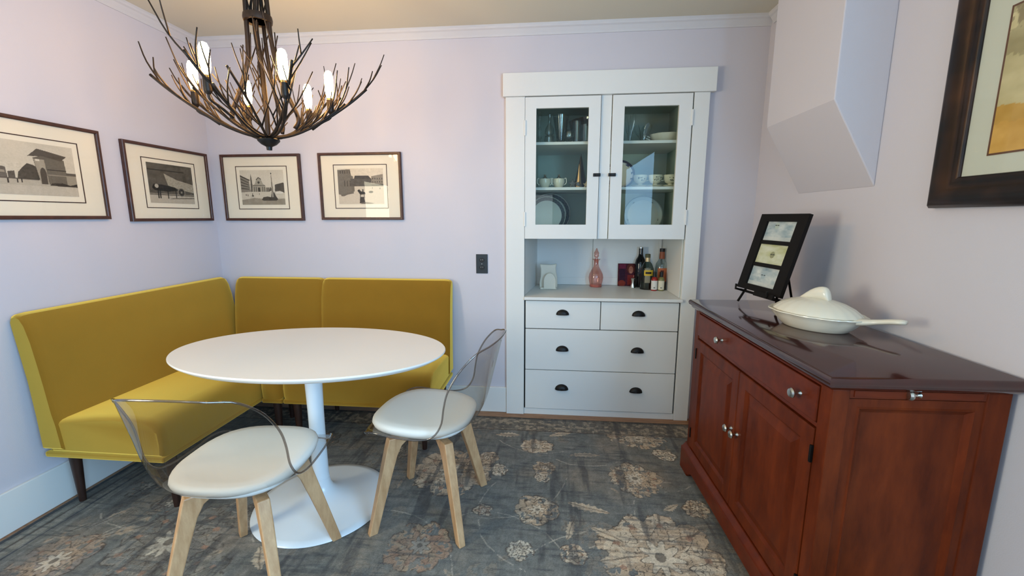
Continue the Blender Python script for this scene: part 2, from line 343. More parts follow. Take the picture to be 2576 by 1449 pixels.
# ------------------------------------------------------------------ rug
def make_rug():
    xs = np.arange(-2.205, .98, .0032); ys = np.concatenate([np.arange(-1.0, 1.05, .04), np.arange(1.05, 2.612, .0030)])
    X, Y = np.meshgrid(xs, ys)
    n1 = vnoise(X+5, Y+5, 3, 3, 1, 5); n2 = vnoise(X+5, Y+5, 60, 9, 2, 4); n3 = vnoise(X+5, Y+5, 8, 70, 3, 4); n4 = vnoise(X+5, Y+5, 45, 45, 4, 3); n5 = vnoise(X+9, Y+9, 11, 11, 5, 4)
    C = np.ones(X.shape+(3,))*np.array([116, 115, 110.])
    def mix(m, c, a=1.0):
        nonlocal C
        a = (np.clip(m, 0, 1)*a)[..., None]; C = C*(1-a)+np.array(c, float)*a
    mix(n1*1.6-.5, [84, 88, 90], .85)
    mix(np.clip((n1-.55)*5, 0, 1), [152, 136, 118], .55)
    beige, tan, dark, pale, rust = [204, 184, 158], [172, 146, 120], [70, 62, 56], [210, 198, 178], [156, 120, 100]
    wx = (vnoise(X+5, Y+5, 9, 9, 21, 3)-.5)*.045; wy = (vnoise(X+7, Y+3, 9, 9, 31, 3)-.5)*.045
    Xw, Yw = X+wx*.6, Y+wy*.6
    def line(cx, cy, r, a0, a1, wdt=.0035, a=.75, c=pale):
        d = np.hypot(Xw-cx, Yw-cy); th = np.arctan2(Yw-cy, Xw-cx)
        dt = np.mod(th-a0, 2*pi)
        mix((np.abs(d-r) < wdt*.8) & (dt < (a1-a0)) & (n4 < .6), c, a*.6)
    def flower(cx, cy, R, k, ca=beige, cb=tan, ph=0, sq=1.0, holes=False, core=None, al=.88):
        dx, dy = (Xw-cx), (Yw-cy)/sq; d = np.hypot(dx, dy)
        if not (d < R*1.6).any(): return
        th = np.arctan2(dy, dx)+ph
        ln = np.minimum(np.abs(q1-.5), np.abs(q2-.47))
        lob = np.abs(np.cos(k*th/2))**.55
        out = R*(.80+.20*lob)+(n5-.5)*R*.40+(n4-.5)*R*.10
        m = (d < out) & ~((n4 > .60) & (n1 > .46) & (d > R*.45))
        mix(m, ca, al); mix((np.abs(d-out) < .0038) & (n4 < .58), dark, .6)
        mix(m & (n5 > .52), cb, .50)
        r2_ = R*(.58+.14*np.cos(k*th))+(n5-.5)*R*.2; mix((d < r2_) & (n4 < .6), cb, .5); mix(np.abs(d-r2_) < .0030, dark, .65)
        mix(m & (ln < .012) & (d > R*.2), dark, .60)
        r3 = R*(.28+.09*np.cos(k*th+1)); mix(d < r3, core or pale, .6); mix(np.abs(d-r3) < .0030, dark, .6)
        mix(d < R*.09, dark, .6)
        mix(m & (d > r2_) & (np.abs(np.sin(k*th/2)) < .10), dark, .5)
        pr = np.abs(d-R*.72); mix((pr < R*.055) & (np.cos(k*th) > .80), dark if holes else rust, .75)
    def leaf(cx, cy, L_, wdt, ang, c=beige, al=.8):
        a, b = math.cos(ang), math.sin(ang); u = ((Xw-cx)*a+(Yw-cy)*b)/L_; v = (-(Xw-cx)*b+(Yw-cy)*a)/wdt
        e = 1-u*u; saw = 1-.35*np.abs(np.sin(u*11))
        m = (np.abs(u) < 1) & (np.abs(v) < e*saw+(n5-.5)*.5)
        mix(m, c, al); mix(m & (np.abs(v) < .10), dark, .5); mix(m & (n4 > .6), tan, .5)
    q1 = vnoise(X+5, Y+5, 26, 26, 41, 2); q2 = vnoise(X+6, Y+4, 34, 34, 43, 2)
    # ghosted motifs all over the field
    gm = (vnoise(X+4, Y+4, 4.5, 4.5, 61, 3) > .54); mix(gm & (n4 < .55), [156, 140, 122], .38); mix(gm & (np.minimum(np.abs(q1-.5), np.abs(q2-.5)) < .012), dark, .35)
    R_ = random.Random(11)
    # vines
    for a in ((-.25, 1.35, .34, .3, 2.0), (.05, 1.72, .36, 2.6, 4.4), (.25, 1.2, .42, .9, 2.4), (.62, 1.75, .24, 1.6, 3.6), (-.3, 2.05, .40, 4.6, 6.1), (.2, 2.35, .26, 3.6, 5.6), (-.75, 1.25, .42, .2, 1.6),
              (.50, 2.2, .3, 4.2, 5.4), (-.05, 2.5, .3, 3.8, 5.2), (-1.5, 1.2, .4, .6, 2.6), (-1.75, 1.8, .35, 4.0, 6.0), (.25, 1.32, .22, .2, 2.2), (-1.2, 2.0, .4, 3, 5), (.72, 1.4, .3, 1.2, 3.4)):
        line(*a)
    flower(-.51, 1.476, .135, 8, tan, rust, .2, core=[150, 152, 146], holes=False)
    flower(.43, 2.0, .135, 11, beige, tan, .5)
    flower(.44, 1.50, .24, 9, beige, tan, 0)
    flower(-.50, 1.985, .20, 9, beige, tan, .3)
    flower(.52, 2.40, .17, 10, beige, tan, .2, sq=.6)
    flower(-.05, 1.73, .10, 7, beige, tan, .4, holes=True)
    flower(-.104, 1.483, .055, 8, pale, beige, 0, holes=True)
    flower(-.07, 2.27, .10, 9, beige, tan, .4, sq=.75)
    flower(.10, 1.485, .055, 5, beige, tan, 0)
    flower(-.25, 2.02, .05, 6, pale, beige, 0); flower(-.02, 2.06, .06, 6, beige, tan, 0); flower(-.03, 1.97, .04, 6, pale, beige, 0)
    flower(-.29, 1.70, .045, 5, beige, rust, .6); flower(.63, 2.24, .06, 6, pale, beige, 0)
    flower(.66, 1.80, .065, 6, beige, tan, .2); flower(-.33, 2.12, .06, 6, beige, tan, 1)
    leaf(.20, 2.20, .09, .026, .05); leaf(.18, 1.76, .10, .03, -.35); leaf(.06, 2.42, .07, .03, .4); leaf(-.25, 2.38, .07, .03, 0); leaf(.55, 1.80, .05, .02, .6)
    leaf(.28, 1.48, .09, .035, 3.4); leaf(.25, 1.60, .07, .03, 2.6); leaf(.10, 1.62, .06, .02, 1.2)
    # left half: denser, greyed motifs
    flower(-1.52, 1.40, .22, 10, [140, 134, 124], [104, 98, 92], .1, al=.8); flower(-1.88, 1.27, .14, 8, [148, 134, 124], tan, .3, al=.75)
    flower(-1.30, 1.20, .15, 8, [132, 128, 116], [100, 96, 90], .5, al=.75); flower(-1.72, 1.62, .09, 7, [140, 134, 126], [106, 100, 96], .2, al=.7)
    flower(-1.22, 1.62, .13, 8, [132, 124, 112], [98, 92, 86], .2, al=.7); flower(-.92, 1.16, .12, 9, [146, 138, 122], tan, 0, al=.8)
    flower(-1.95, 1.72, .08, 7, [130, 128, 122], [100, 98, 94], 0, al=.6); flower(-.84, 2.16, .10, 9, [128, 120, 110], [94, 88, 82], 0, al=.6)
    flower(-1.35, 2.2, .12, 9, [110, 108, 100], [90, 86, 80], 0, al=.5); flower(-.55, 1.15, .09, 7, beige, tan, .4)
    leaf(-1.62, 1.70, .09, .03, 1.0, [150, 146, 138]); leaf(-1.75, 1.45, .10, .035, .6, [146, 140, 130]); leaf(-1.9, 1.5, .08, .03, 1.2, [140, 136, 128]); leaf(-1.35, 1.55, .07, .03, .3, [136, 130, 120])
    leaf(-2.0, 1.40, .09, .035, .9, [140, 136, 126]); leaf(-1.1, 1.35, .07, .03, 2.2)
    for _ in range(26):
        leaf(R_.uniform(-2.0, .8), R_.uniform(1.1, 2.45), R_.uniform(.02, .045), R_.uniform(.008, .018), R_.uniform(0, 3.1), [150, 140, 124], .6)
    # borders
    dl = X+2.205
    mix((dl < .17) & (n2 > .42), [120, 120, 114], .5); 
    for p, wd, c in ((.012, .010, [52, 58, 66]), (.045, .010, [140, 138, 128]), (.066, .004, dark), (.09, .014, [146, 142, 130]), (.12, .004, [58, 62, 70]), (.155, .005, [134, 132, 124])):
        mix(np.abs(dl-p+(n5-.5)*.01) < wd, c, .75)
    db = 2.612-Y
    mix((db < .17), [120, 108, 94], .55); mix((db < .17) & (n4 > .55), [86, 80, 74], .6); mix((db < .17) & (n4 < .42), beige, .5)
    for p, wd, c in ((.006, .006, [52, 52, 54]), (.022, .006, [78, 76, 74]), (.17, .004, dark)):
        mix(np.abs(db-p+(n5-.5)*.006) < wd, c, .8)
    # wear: threads, abrasion
    mix(np.clip((n2-.52)*5, 0, 1), [150, 146, 138], .20); mix(np.clip((n3-.54)*5, 0, 1), [66, 69, 73], .42)
    mix(np.clip((vnoise(X+3, Y+3, 22, 3, 77, 4)-.60)*8, 0, 1), [66, 66, 68], .5)
    mix(np.clip((vnoise(X+3, Y+3, 5, 5, 99, 4)-.55)*5, 0, 1), [96, 99, 101], .25)
    C *= (.90+.26*n4)[..., None]
    C *= (1+(rng.random(X.shape)-.5)*.16)[..., None]
    o = grid_obj('pile', xs, ys, lin(np.clip(C, 0, 255)), lambda a, b: np.stack([a, b, np.full(a.shape, .008)], 1), vcol_mat('rug_pile', .95, .5, 350, spec=.1))
    return o, xs, ys
rug = empty('rug', (-.6, .8, 0), 'large distressed slate-blue and beige floral rug covering the wooden floor', 'rug')
pile, rx_, ry_ = make_rug(); pile.parent = rug; pile.matrix_parent_inverse = Matrix.Translation((.6, -.8, 0))
e = box('rug_backing', rx_[0], rx_[-1], ry_[0], ry_[-1], .0005, .0075, mat('rug_binding', (62, 66, 72), .95)); e.parent = rug; e.matrix_parent_inverse = Matrix.Translation((.6, -.8, 0))
RZ = .008

# ------------------------------------------------------------------ banquette (three upholstered units)
def back_poly(d0=0):   # (distance from wall plane, z): curved, flaring back at the top
    return [(.050, .30), (.045, .45), (.036, .60), (.022, .74), (.006, .86), (.004, .885), (.012, .903), (.030, .908), (.052, .900), (.070, .870), (.088, .80), (.103, .70), (.115, .58), (.128, .46), (.14, .40), (.15, .30)]
def seat_poly(depth):
    return [(.07, .285), (depth, .285), (depth+.004, .33), (depth, .385), (depth-.012, .420), (depth-.035, .443), (depth-.08, .455), (depth-.2, .462), (.30, .458), (.15, .440), (.10, .43)]
def upholster(name, poly, a0, a1, tf, parent, bev=.014, cap=True):
    """extrude poly along a0..a1, softly crowned ends; tf(d, a, z)"""
    bm = bmesh.new(); ns = 7
    cx = sum(p[0] for p in poly)/len(poly); cz = sum(p[1] for p in poly)/len(poly)
    st = [(a0, .93), (a0+.006, .965), (a0+.018, .99), (a0+.04, 1)]+[(a0+.04+(a1-a0-.08)*k/ns, 1) for k in range(1, ns)]+[(a1-.04, 1), (a1-.018, .99), (a1-.006, .965), (a1, .93)]
    rings = []
    for a, s in st:
        s2 = 1-(1-s)*1.6
        rings.append([bm.verts.new(tf(cx+(d-cx)*s2 if abs(d-cx) < .15 else d-math.copysign((1-s)*.20, d-cx), a, z-math.copysign((1-s)*.20, z-cz))) for d, z in poly])
    for A, B in zip(rings, rings[1:]):
        for k in range(len(poly)): bm.faces.new((A[k], A[(k+1) % len(poly)], B[(k+1) % len(poly)], B[k]))
    bm.faces.new(rings[0]); bm.faces.new(rings[-1])
    return bm_obj(name, bm, M_velvet, parent, autos=38)
def leg(parent, x, y, top=.27, z0=RZ, splay=(0, 0)):
    tube('leg', [(x+splay[0], y+splay[1], z0), (x, y, top)], .013, .024, M_darkleg, parent, 14)
# left bench: along the left wall, y 1.555 .. 2.56
lb = empty('banquette_bench', (XL, 1.555, 0), 'long mustard velvet bench along the left wall, under the horse cart photograph', 'bench', group='banquette units')
lb.location = (0, 0, 0)
tL = lambda d, a, z: (XL+.004+d, a, z)
upholster('backrest', back_poly(), 1.522, 2.665, tL, lb)
upholster('seat', seat_poly(.605), 1.532, 2.56, tL, lb)
boxes('base_band', [(XL+.045, XL+.612, 1.530, 2.56, .262, .288)], M_velvet, lb, bevel=.008)
for x, y in ((XL+.10, 1.60), (XL+.57, 1.605), (XL+.10, 2.50), (XL+.57, 2.48)): leg(lb, x, y)
# corner unit along the back wall
tB = lambda d, a, z: (a, YB-.004-d, z)
cu = empty('banquette_corner', (0, 0, 0), 'mustard velvet corner unit of the banquette, between the two benches', 'bench', group='banquette units')
upholster('backrest', back_poly(), XL+.145, -1.500, tB, cu)
upholster('seat', seat_poly(.565), XL+.622, -1.502, tB, cu)
boxes('base_band', [(XL+.624, -1.502, YB-.572, YB-.05, .262, .288)], M_velvet, cu, bevel=.008)
for x, y in ((-1.56, YB-.53), (-1.56, YB-.1)): leg(cu, x, y)
rb = empty('banquette_bench', (0, 0, 0), 'mustard velvet bench against the back wall, nearest the white cabinet', 'bench', group='banquette units')
upholster('backrest', back_poly(), -1.498, -.640, tB, rb)
upholster('seat', seat_poly(.565), -1.498, -.648, tB, rb)
boxes('base_band', [(-1.498, -.643, YB-.572, YB-.05, .262, .288)], M_velvet, rb, bevel=.008)
for x, y in ((-1.44, YB-.53), (-.70, YB-.53), (-.70, YB-.1), (-1.44, YB-.1)): leg(rb, x, y)

# ------------------------------------------------------------------ oval pedestal table
tb = empty('pedestal_table', (-1.036, 1.695, RZ), 'white oval pedestal table with a round base, in front of the mustard banquette', 'table')
prof = [(0, .704), (.93, .704), (.955, .708), (.985, .722), (.997, .729), (1, .733), (.998, .7375), (.990, .740-.008+.002), (0, .734)]
prof = [(0, .700), (.90, .702), (.955, .709), (.990, .720), (1, .7255), (1, .729), (.996, .732), (0, .732)]
lathe('tabletop', [(r*.589, z) for r, z in prof], M_tabtop, tb, 96, sx=1, sy=.358/.589, autos=30)
lathe('top_bracket', [(0, .688), (.10, .688), (.14, .694), (.14, .700), (0, .700)], M_tabmetal, tb, 40)
lathe('column', [(.0365, .115), (.0345, .16), (.033, .30), (.0335, .45), (.036, .58), (.042, .66), (.055, .688)], M_tabmetal, tb, 40, autos=60)
lathe('base', [(0, 0), (.286, 0), (.290, .003), (.288, .008), (.26, .0125), (.20, .020), (.14, .031), (.10, .042), (.07, .056), (.050, .075), (.040, .098), (.0372, .118), (.0372, .124), (0, .124)], M_tabmetal, tb, 96, autos=60)

# ------------------------------------------------------------------ clear shell chairs
def chair_shell_surface(nu=33, nv=44):
    # centreline (y, z) front lip -> seat -> back top, half width, side raise (z) and forward wrap (y)
    ctr = [(.235, .418), (.225, .432), (.16, .436), (.06, .426), (-.05, .420), (-.13, .424), (-.19, .445), (-.232, .49), (-.258, .56), (-.278, .64), (-.298, .72), (-.318, .795), (-.332, .825)]
    hw = [.185, .208, .230, .236, .240, .240, .240, .240, .236, .228, .214, .180, .130]
    up = [.020, .026, .034, .036, .040, .055, .085, .105, .085, .050, .020, -.005, -.018]
    wr = [-.045, -.035, -.02, 0, .012, .03, .055, .085, .10, .10, .088, .060, .035]
    V = spline([(a, b, 0) for a, b in ctr], nv-1); H = spline([(a, b, c) for a, b, c in zip(hw, up, wr)], nv-1)
    P = []
    for j in range(nv):
        y, z = V[j].x, V[j].y; h, u_, w_ = H[j]
        row = []
        for i in range(nu):
            u = -1+2*i/(nu-1); s = math.copysign(abs(u)**.92, u)
            e = abs(u)**2.6
            row.append(Vector((h*s, y+w_*e, z+u_*e)))
        P.append(row)
    return P
def make_chair(label):
    ch = empty('shell_chair', (0, 0, RZ), label, 'chair', group='clear shell chairs')
    P = chair_shell_surface(); nv, nu = len(P), len(P[0])
    bm = bmesh.new(); T = [[bm.verts.new(p) for p in row] for row in P]
    for j in range(nv-1):
        for i in range(nu-1): bm.faces.new((T[j][i], T[j][i+1], T[j+1][i+1], T[j+1][i]))
    o = bm_obj('shell', bm, M_acrylic, ch, smooth=True)
    # thick rim bead around the open edge
    loop = [P[0][i] for i in range(nu)]+[P[j][nu-1] for j in range(1, nv)]+[P[nv-1][i] for i in range(nu-2, -1, -1)]+[P[j][0] for j in range(nv-2, 0, -1)]
    bm = bmesh.new(); n = 8; rings = []; m = len(loop)
    for k in range(m):
        p = loop[k]; t = (loop[(k+1) % m]-loop[k-1]).normalized(); a = t.orthogonal() if k == 0 else up_
        up_ = (a-t*a.dot(t)).normalized(); s = t.cross(up_)
        rings.append([bm.verts.new(p+(up_*cos(2*pi*q/n)+s*sin(2*pi*q/n))*.0036) for q in range(n)])
    # join the last ring to the first at the closest rotation
    best = min(range(n), key=lambda r: sum((rings[-1][q].co-rings[0][(q+r) % n].co).length for q in range(n)))
    for k in range(m):
        A = rings[k]; B = rings[(k+1) % m]; off = best if k == m-1 else 0
        for q in range(n): bm.faces.new((A[q], A[(q+1) % n], B[(q+1+off) % n], B[(q+off) % n]))
    bm_obj('shell_rim', bm, M_acedge, ch, smooth=True)
    # cushion
    bm = bmesh.new(); n = 48; prof = [(.0, -.012), (.9, -.012), (.97, -.004), (1, .010), (.985, .022), (.93, .031), (.78, .037), (.5, .039), (.0, .038)]
    rings = []
    for r, z in prof:
        ring = []
        for k in range(n):
            a = 2*pi*k/n; c_, s_ = cos(a), sin(a)
            q = (abs(c_)**2.9+abs(s_)**2.9)**(-1/2.9)
            x = .208*q*c_*r; y = .212*q*s_*r+.014
            if y > 0: x *= 1-.10*(y/.215)**2*1.0
            else: x *= 1-.06*(y/.2)**2
            e = (abs(x)/.24)**2.6
            cz = .424+.012*max(0, y/.2)+(.02*max(0, (-y-.1)/.1)**2)
            ring.append(bm.verts.new((x, y, cz+z+e*.03+.008)))
            if r == 0: break
        rings.append(ring)
    for A, B in zip(rings, rings[1:]):
        for k in range(n):
            k2 = (k+1) % n
            if len(A) == 1: bm.faces.new((A[0], B[k], B[k2]))
            elif len(B) == 1: bm.faces.new((A[k], A[k2], B[0]))
            else: bm.faces.new((A[k], A[k2], B[k2], B[k]))
    bm_obj('seat_cushion', bm, M_cushion, ch, smooth=True)
    # metal plate under the shell
    lathe('mount_plate', [(0, .396), (.13, .396), (.135, .400), (.13, .411), (0, .411)], M_black, ch, 24)
    # four wooden legs with flared upper brackets
    for sx in (-1, 1):
        for sy in (-1, 1):
            bm = bmesh.new()
            top = Vector((sx*.118, sy*.112, .398)); foot = Vector((sx*.198, sy*.188, 0))
            inn = Vector((-sx, -sy, 0)).normalized(); side = Vector((sx, -sy, 0)).normalized()
            secs = []
            for t, wi, wo, th in ((0, .018, .018, .014), (.55, .023, .023, .017), (.80, .027, .025, .019), (.90, .037, .026, .019), (.96, .064, .026, .019), (1, .095, .026, .019)):
                c = foot.lerp(top, t)
                secs.append([bm.verts.new(c+side*th+inn*wi), bm.verts.new(c-side*th+inn*wi), bm.verts.new(c-side*th-inn*wo), bm.verts.new(c+side*th-inn*wo)])
            for A, B in zip(secs, secs[1:]):
                for k in range(4): bm.faces.new((A[k], A[(k+1) % 4], B[(k+1) % 4], B[k]))
            bm.faces.new(secs[0]); bm.faces.new(secs[-1])
            bm_obj('leg', bm, M_beech, ch, bevel=.004, seg=2)
    for s in (-1, 1):
        a = Vector((-.118, -.112*s, .385)); b = Vector((.118, .112*s, .385)); d = (b-a).normalized(); n_ = Vector((-d.y, d.x, 0))
        bm = bmesh.new(); vs = []
        for p in (a, b):
            vs.append([bm.verts.new(p+n_*.012+Vector((0, 0, zz))) for zz in (-.014, .012)]+[bm.verts.new(p-n_*.012+Vector((0, 0, zz))) for zz in (.012, -.014)])
        for k in range(4): bm.faces.new((vs[0][k], vs[0][(k+1) % 4], vs[1][(k+1) % 4], vs[1][k]))
        bm.faces.new(vs[0]); bm.faces.new(vs[1])
        bm_obj('crossbar', bm, M_beech, ch, bevel=.003)
    return ch
chairA = make_chair('clear shell chair nearest the camera, its transparent back turned to the camera')
def copy_tree(o, label=None, parent=None):
    c = o.copy(); COL.objects.link(c)
    if parent: c.parent = parent; c.matrix_parent_inverse = o.matrix_parent_inverse.copy()
    if label: c['label'] = label
    for k in list(o.children): copy_tree(k, None, c)
    return c
chairB = copy_tree(chairA, 'clear shell chair at the right end of the oval table, facing left')
chairA.location = (-1.050, 1.284, RZ); chairA.rotation_euler = (0, 0, rad(2))
chairB.location = (-.520, 1.700, RZ); chairB.rotation_euler = (0, 0, rad(86))

# ------------------------------------------------------------------ framed photographs
def img_gate(cv):
    cv.C[:] = (202, 192, 172); cv.noise(3, 3, 10, 50)
    cv.rect(0, 0, 1, .30, (176, 166, 148)); cv.rect(0, 0, 1, .18, (186, 176, 158)); cv.noise(20, 6, 8, 51, cv.V < .3)
    cv.poly([(0, .30), (0, .52), (.12, .50), (.13, .30)], (100, 92, 82)); cv.rect(.02, .40, .11, .44, (150, 140, 124)); cv.rect(0, .29, .5, .31, (90, 82, 72))
    cv.poly([(.14, .3), (.14, .42), (.22, .44), (.22, .3)], (88, 80, 70)); cv.poly([(.24, .3), (.26, .42), (.32, .52), (.38, .60), (.44, .58), (.50, .54), (.52, .3)], (74, 68, 58)); cv.noise(30, 30, 14, 52, (cv.V > .3) & (cv.V < .6) & (cv.U < .52))
    cv.poly([(.52, .22), (.46, .72), (.60, .78), (.86, .72), (.88, .22)], (104, 96, 84)); cv.poly([(.52, .22), (.47, .70), (.60, .70), (.62, .22)], (158, 148, 130))
    cv.poly([(.40, .74), (.53, .90), (.90, .80), (.82, .70), (.60, .76)], (84, 76, 66)); cv.rect(.49, .66, .54, .70, (215, 205, 185))
    cv.ell(.565, .42, .04, .12, (76, 68, 60)); cv.rect(.525, .22, .605, .42, (76, 68, 60)); cv.rect(.62, .5, .87, .52, (60, 54, 48)); cv.rect(.62, .40, .88, .415, (140, 130, 114))
    cv.poly([(.86, .22), (.86, .44), (1, .46), (1, .22)], (150, 140, 122)); cv.rect(.86, .42, 1, .47, (90, 82, 72))
    cv.poly([(.62, .20), (.66, .25), (.8, .26), (.9, .22), (1, .26), (1, .19)], (58, 52, 46)); cv.rect(.23, .22, .245, .29, (50, 46, 40)); cv.rect(.28, .23, .295, .3, (50, 46, 40)); cv.rect(.12, .21, .14, .29, (60, 54, 48))
def img_cart(cv):
    cv.C[:] = (84, 78, 68); cv.noise(10, 10, 16, 60); cv.noise(3, 3, 12, 61)
    cv.rect(0, .82, .8, .85, (48, 44, 38)); cv.rect(0, 0, 1, .24, (178, 168, 150)); cv.rect(0, .20, 1, .235, (108, 100, 88)); cv.noise(20, 5, 8, 62, cv.V < .2)
    cv.poly([(.34, .76), (.41, .46), (.70, .36), (1, .30), (1, .52), (.62, .62)], (158, 150, 132)); cv.noise(50, 50, 22, 63, inpoly(cv.U, cv.V, [(.34, .76), (.41, .46), (.70, .36), (1, .30), (1, .52), (.62, .62)]))
    cv.poly([(.06, .38), (.10, .48), (.30, .47), (.56, .42), (.62, .34), (.40, .30), (.12, .32)], (36, 33, 30)); cv.ell(.16, .43, .04, .05, (170, 162, 146))
    for x in (.17, .21, .38, .56): cv.rect(x, .12, x+.022, .36, (32, 30, 27))
    cv.ell(.70, .30, .085, .115, (46, 42, 38)); cv.ring(.70, .30, .105, .012, (130, 122, 108)); cv.ell(.70, .30, .02, .028, (140, 132, 116))
    for k in range(8):
        a = k*pi/4; cv.poly([(.70, .295), (.70, .305), (.70+.075*cos(a), .305+.1*sin(a)), (.70+.075*cos(a), .295+.1*sin(a))], (120, 112, 98), .6)
    cv.poly([(.4, .11), (1, .14), (1, .17), (.5, .14)], (110, 102, 90))
def img_church(cv):
    cv.C[:] = (206, 196, 176); cv.noise(3, 3, 8, 70); cv.rect(0, 0, 1, .38, (196, 186, 166))
    cv.poly([(0, .36), (0, .84), (.20, .70), (.22, .38)], (134, 126, 112)); 
    for k in range(4): cv.poly([(.01, .46+k*.09), (.01, .50+k*.09), (.19, .465+k*.06), (.19, .44+k*.06)], (88, 82, 72))
    cv.poly([(0, .82), (0, .86), (.22, .72), (.22, .69)], (70, 64, 56)); cv.poly([(.225, .38), (.235, .76), (.25, .90), (.265, .76), (.28, .38)], (100, 94, 84))
    cv.poly([(.26, .38), (.27, .56), (.33, .60), (.37, .74), (.42, .80), (.47, .75), (.52, .60), (.57, .56), (.58, .38)], (160, 152, 134)); cv.rect(.28, .545, .56, .57, (96, 88, 78))
    cv.poly([(.36, .73), (.42, .80), (.48, .75), (.48, .72), (.42, .77), (.37, .71)], (84, 78, 68)); cv.ell(.42, .645, .025, .035, (70, 64, 56)); cv.rect(.395, .38, .445, .50, (64, 58, 50))
    for x in (.30, .345, .49, .535): cv.rect(x, .38, x+.018, .52, (104, 96, 84))
    cv.rect(.58, .38, .66, .50, (120, 112, 100)); cv.poly([(.64, .38), (.68, .52), (.74, .42)], (92, 86, 76))
    cv.poly([(.70, .36), (.715, .88), (.725, .88), (.745, .36)], (132, 122, 106)); cv.ell(.718, .90, .013, .02, (40, 36, 32))
    cv.poly([(.78, .38), (.79, .58), (.98, .64), (1, .62), (1, .34), (.90, .40)], (84, 78, 70)); cv.rect(.80, .32, .96, .37, (214, 206, 190))
    cv.poly([(0, .0), (0, .14), (.3, .20), (.6, .16), (1, .18), (1, 0)], (150, 140, 122)); cv.noise(12, 8, 14, 71, cv.V < .28)
    cv.poly([(.46, .14), (.50, .22), (.60, .24), (.68, .22), (.70, .36), (.76, .36), (.80, .24), (.84, .16), (.80, .12), (.5, .12)], (70, 64, 56)); cv.rect(.70, .22, .74, .36, (150, 142, 126))
    for x, y in ((.1, .28), (.25, .30), (.41, .31), (.14, .27)): cv.rect(x, y-.02, x+.012, y+.03, (60, 56, 50))
    cv.ell(.26, .26, .025, .02, (70, 64, 56))
def img_square(cv):
    cv.C[:] = (212, 200, 178); cv.noise(3, 3, 8, 80); cv.rect(0, 0, 1, .52, (200, 188, 168))
    cv.poly([(0, .28), (0, .96), (.28, .98), (.30, .80), (.34, .78), (.34, .30), (.10, .24)], (116, 108, 96)); 
    for k in range(5): cv.rect(.06+k*.05, .86, .075+k*.05, .94, (74, 68, 60))
    for k in range(3): cv.rect(.14+k*.06, .5, .16+k*.06, .66, (84, 78, 68))
    cv.rect(.28, .5, .75, .72, (92, 86, 78)); cv.poly([(.36, .72), (.38, .80), (.68, .80), (.73, .72)], (78, 72, 66)); cv.poly([(.74, .5), (.74, .78), (1, .84), (1, .5)], (142, 132, 116)); cv.rect(.74, .5, 1, .56, (70, 66, 58))
    for k in range(5):
        cv.rect(.76+k*.05, .60, .78+k*.05, .64, (88, 82, 74)); cv.rect(.76+k*.05, .69, .78+k*.05, .73, (88, 82, 74))
    cv.noise(25, 25, 10, 81, cv.V > .5)
    cv.poly([(.30, .50), (.30, .36), (.05, .26), (.06, .22), (.12, .22), (.36, .36), (.36, .5)], (110, 102, 90))
    cv.poly([(.46, .02), (.47, .18), (.50, .20), (.56, .20), (.58, .04)], (74, 68, 62)); cv.poly([(.42, .38), (.46, .42), (.50, .36), (.58, .34), (.60, .28), (.48, .26)], (60, 56, 50)); cv.rect(.475, .18, .49, .28, (60, 56, 50)); cv.rect(.56, .18, .572, .28, (60, 56, 50))
    cv.rect(.53, .30, .555, .42, (60, 56, 50)); cv.poly([(.46, 0), (.58, .06), (.78, .02), (.7, 0)], (120, 110, 96)); cv.ell(.72, .34, .05, .03, (66, 60, 54)); cv.rect(.91, .42, .93, .46, (60, 54, 48)); cv.rect(.75, .43, .76, .47, (70, 64, 56))
def framed(name, label, w_, h_, tf, painter, seed):
    """tf(u, v, d): u along the wall, v up, d out from the wall"""
    fr = empty(name, (0, 0, 0), label, 'picture', group='framed photographs around the banquette')
    bm = bmesh.new(); sweep_frame(bm, w_, h_, [(0, .002), (0, .020), (.003, .023), (.013, .023), (.016, .020), (.016, .004)], tf)
    bm_obj('frame', bm, M_frame, fr, autos=30)
    bm = bmesh.new(); bm.faces.new([bm.verts.new(tf(u, v, .003)) for u, v in ((.01, .01), (w_-.01, .01), (w_-.01, h_-.01), (.01, h_-.01))])
    bm.faces.new([bm.verts.new(tf(u, v, .010)) for u, v in ((.013, .013), (w_-.013, .013), (w_-.013, h_-.013), (.013, h_-.013))])
    bm_obj('mat_board', bm, M_mat, fr)
    # dark ruled line
    iu, iv = (w_-.355)/2, (h_-.277)/2
    bm = bmesh.new(); sweep_frame(bm, .355, .277, [(0, 0), (0, .0008), (.0045, .0008), (.0045, 0)], lambda u, v, d: tf(u+iu, v+iv, d+.0104))
    bm_obj('ruled_line', bm, mat('sepia_rule', (64, 42, 32), .7), fr)
    pu, pv = .300, .222
    cv = Cv(200, 148, (200, 190, 170)); painter(cv); cv.noise(60, 50, 7, seed)
    def pt(a, b):
        o_ = np.array(tf(0, 0, .0112)); du = np.array(tf(1, 0, .0112))-o_; dv = np.array(tf(0, 1, .0112))-o_
        return o_[None]+np.outer(a, du)+np.outer(b, dv)
    us = np.linspace((w_-pu)/2, (w_+pu)/2, 200); vs = np.linspace((h_-pv)/2+.002, (h_+pv)/2+.002, 148)
    grid_obj('photo_print', us, vs, cv.lin(), pt, M_vcol, fr)
    bm = bmesh.new(); bm.faces.new([bm.verts.new(tf(u, v, .017)) for u, v in ((.014, .014), (w_-.014, .014), (w_-.014, h_-.014), (.014, h_-.014))])
    bm_obj('picture_glass', bm, M_pglass, fr)
    return fr
TL_ = lambda y0, z0: (lambda u, v, d: (XL+d, y0+u, z0+v))
TB_ = lambda x0, z0: (lambda u, v, d: (x0+u, YB-d, z0+v))
framed('framed_photograph', 'framed photograph of an arched city gate, leftmost on the left wall', .556, .427, TL_(1.442, 1.294), img_gate, 201)
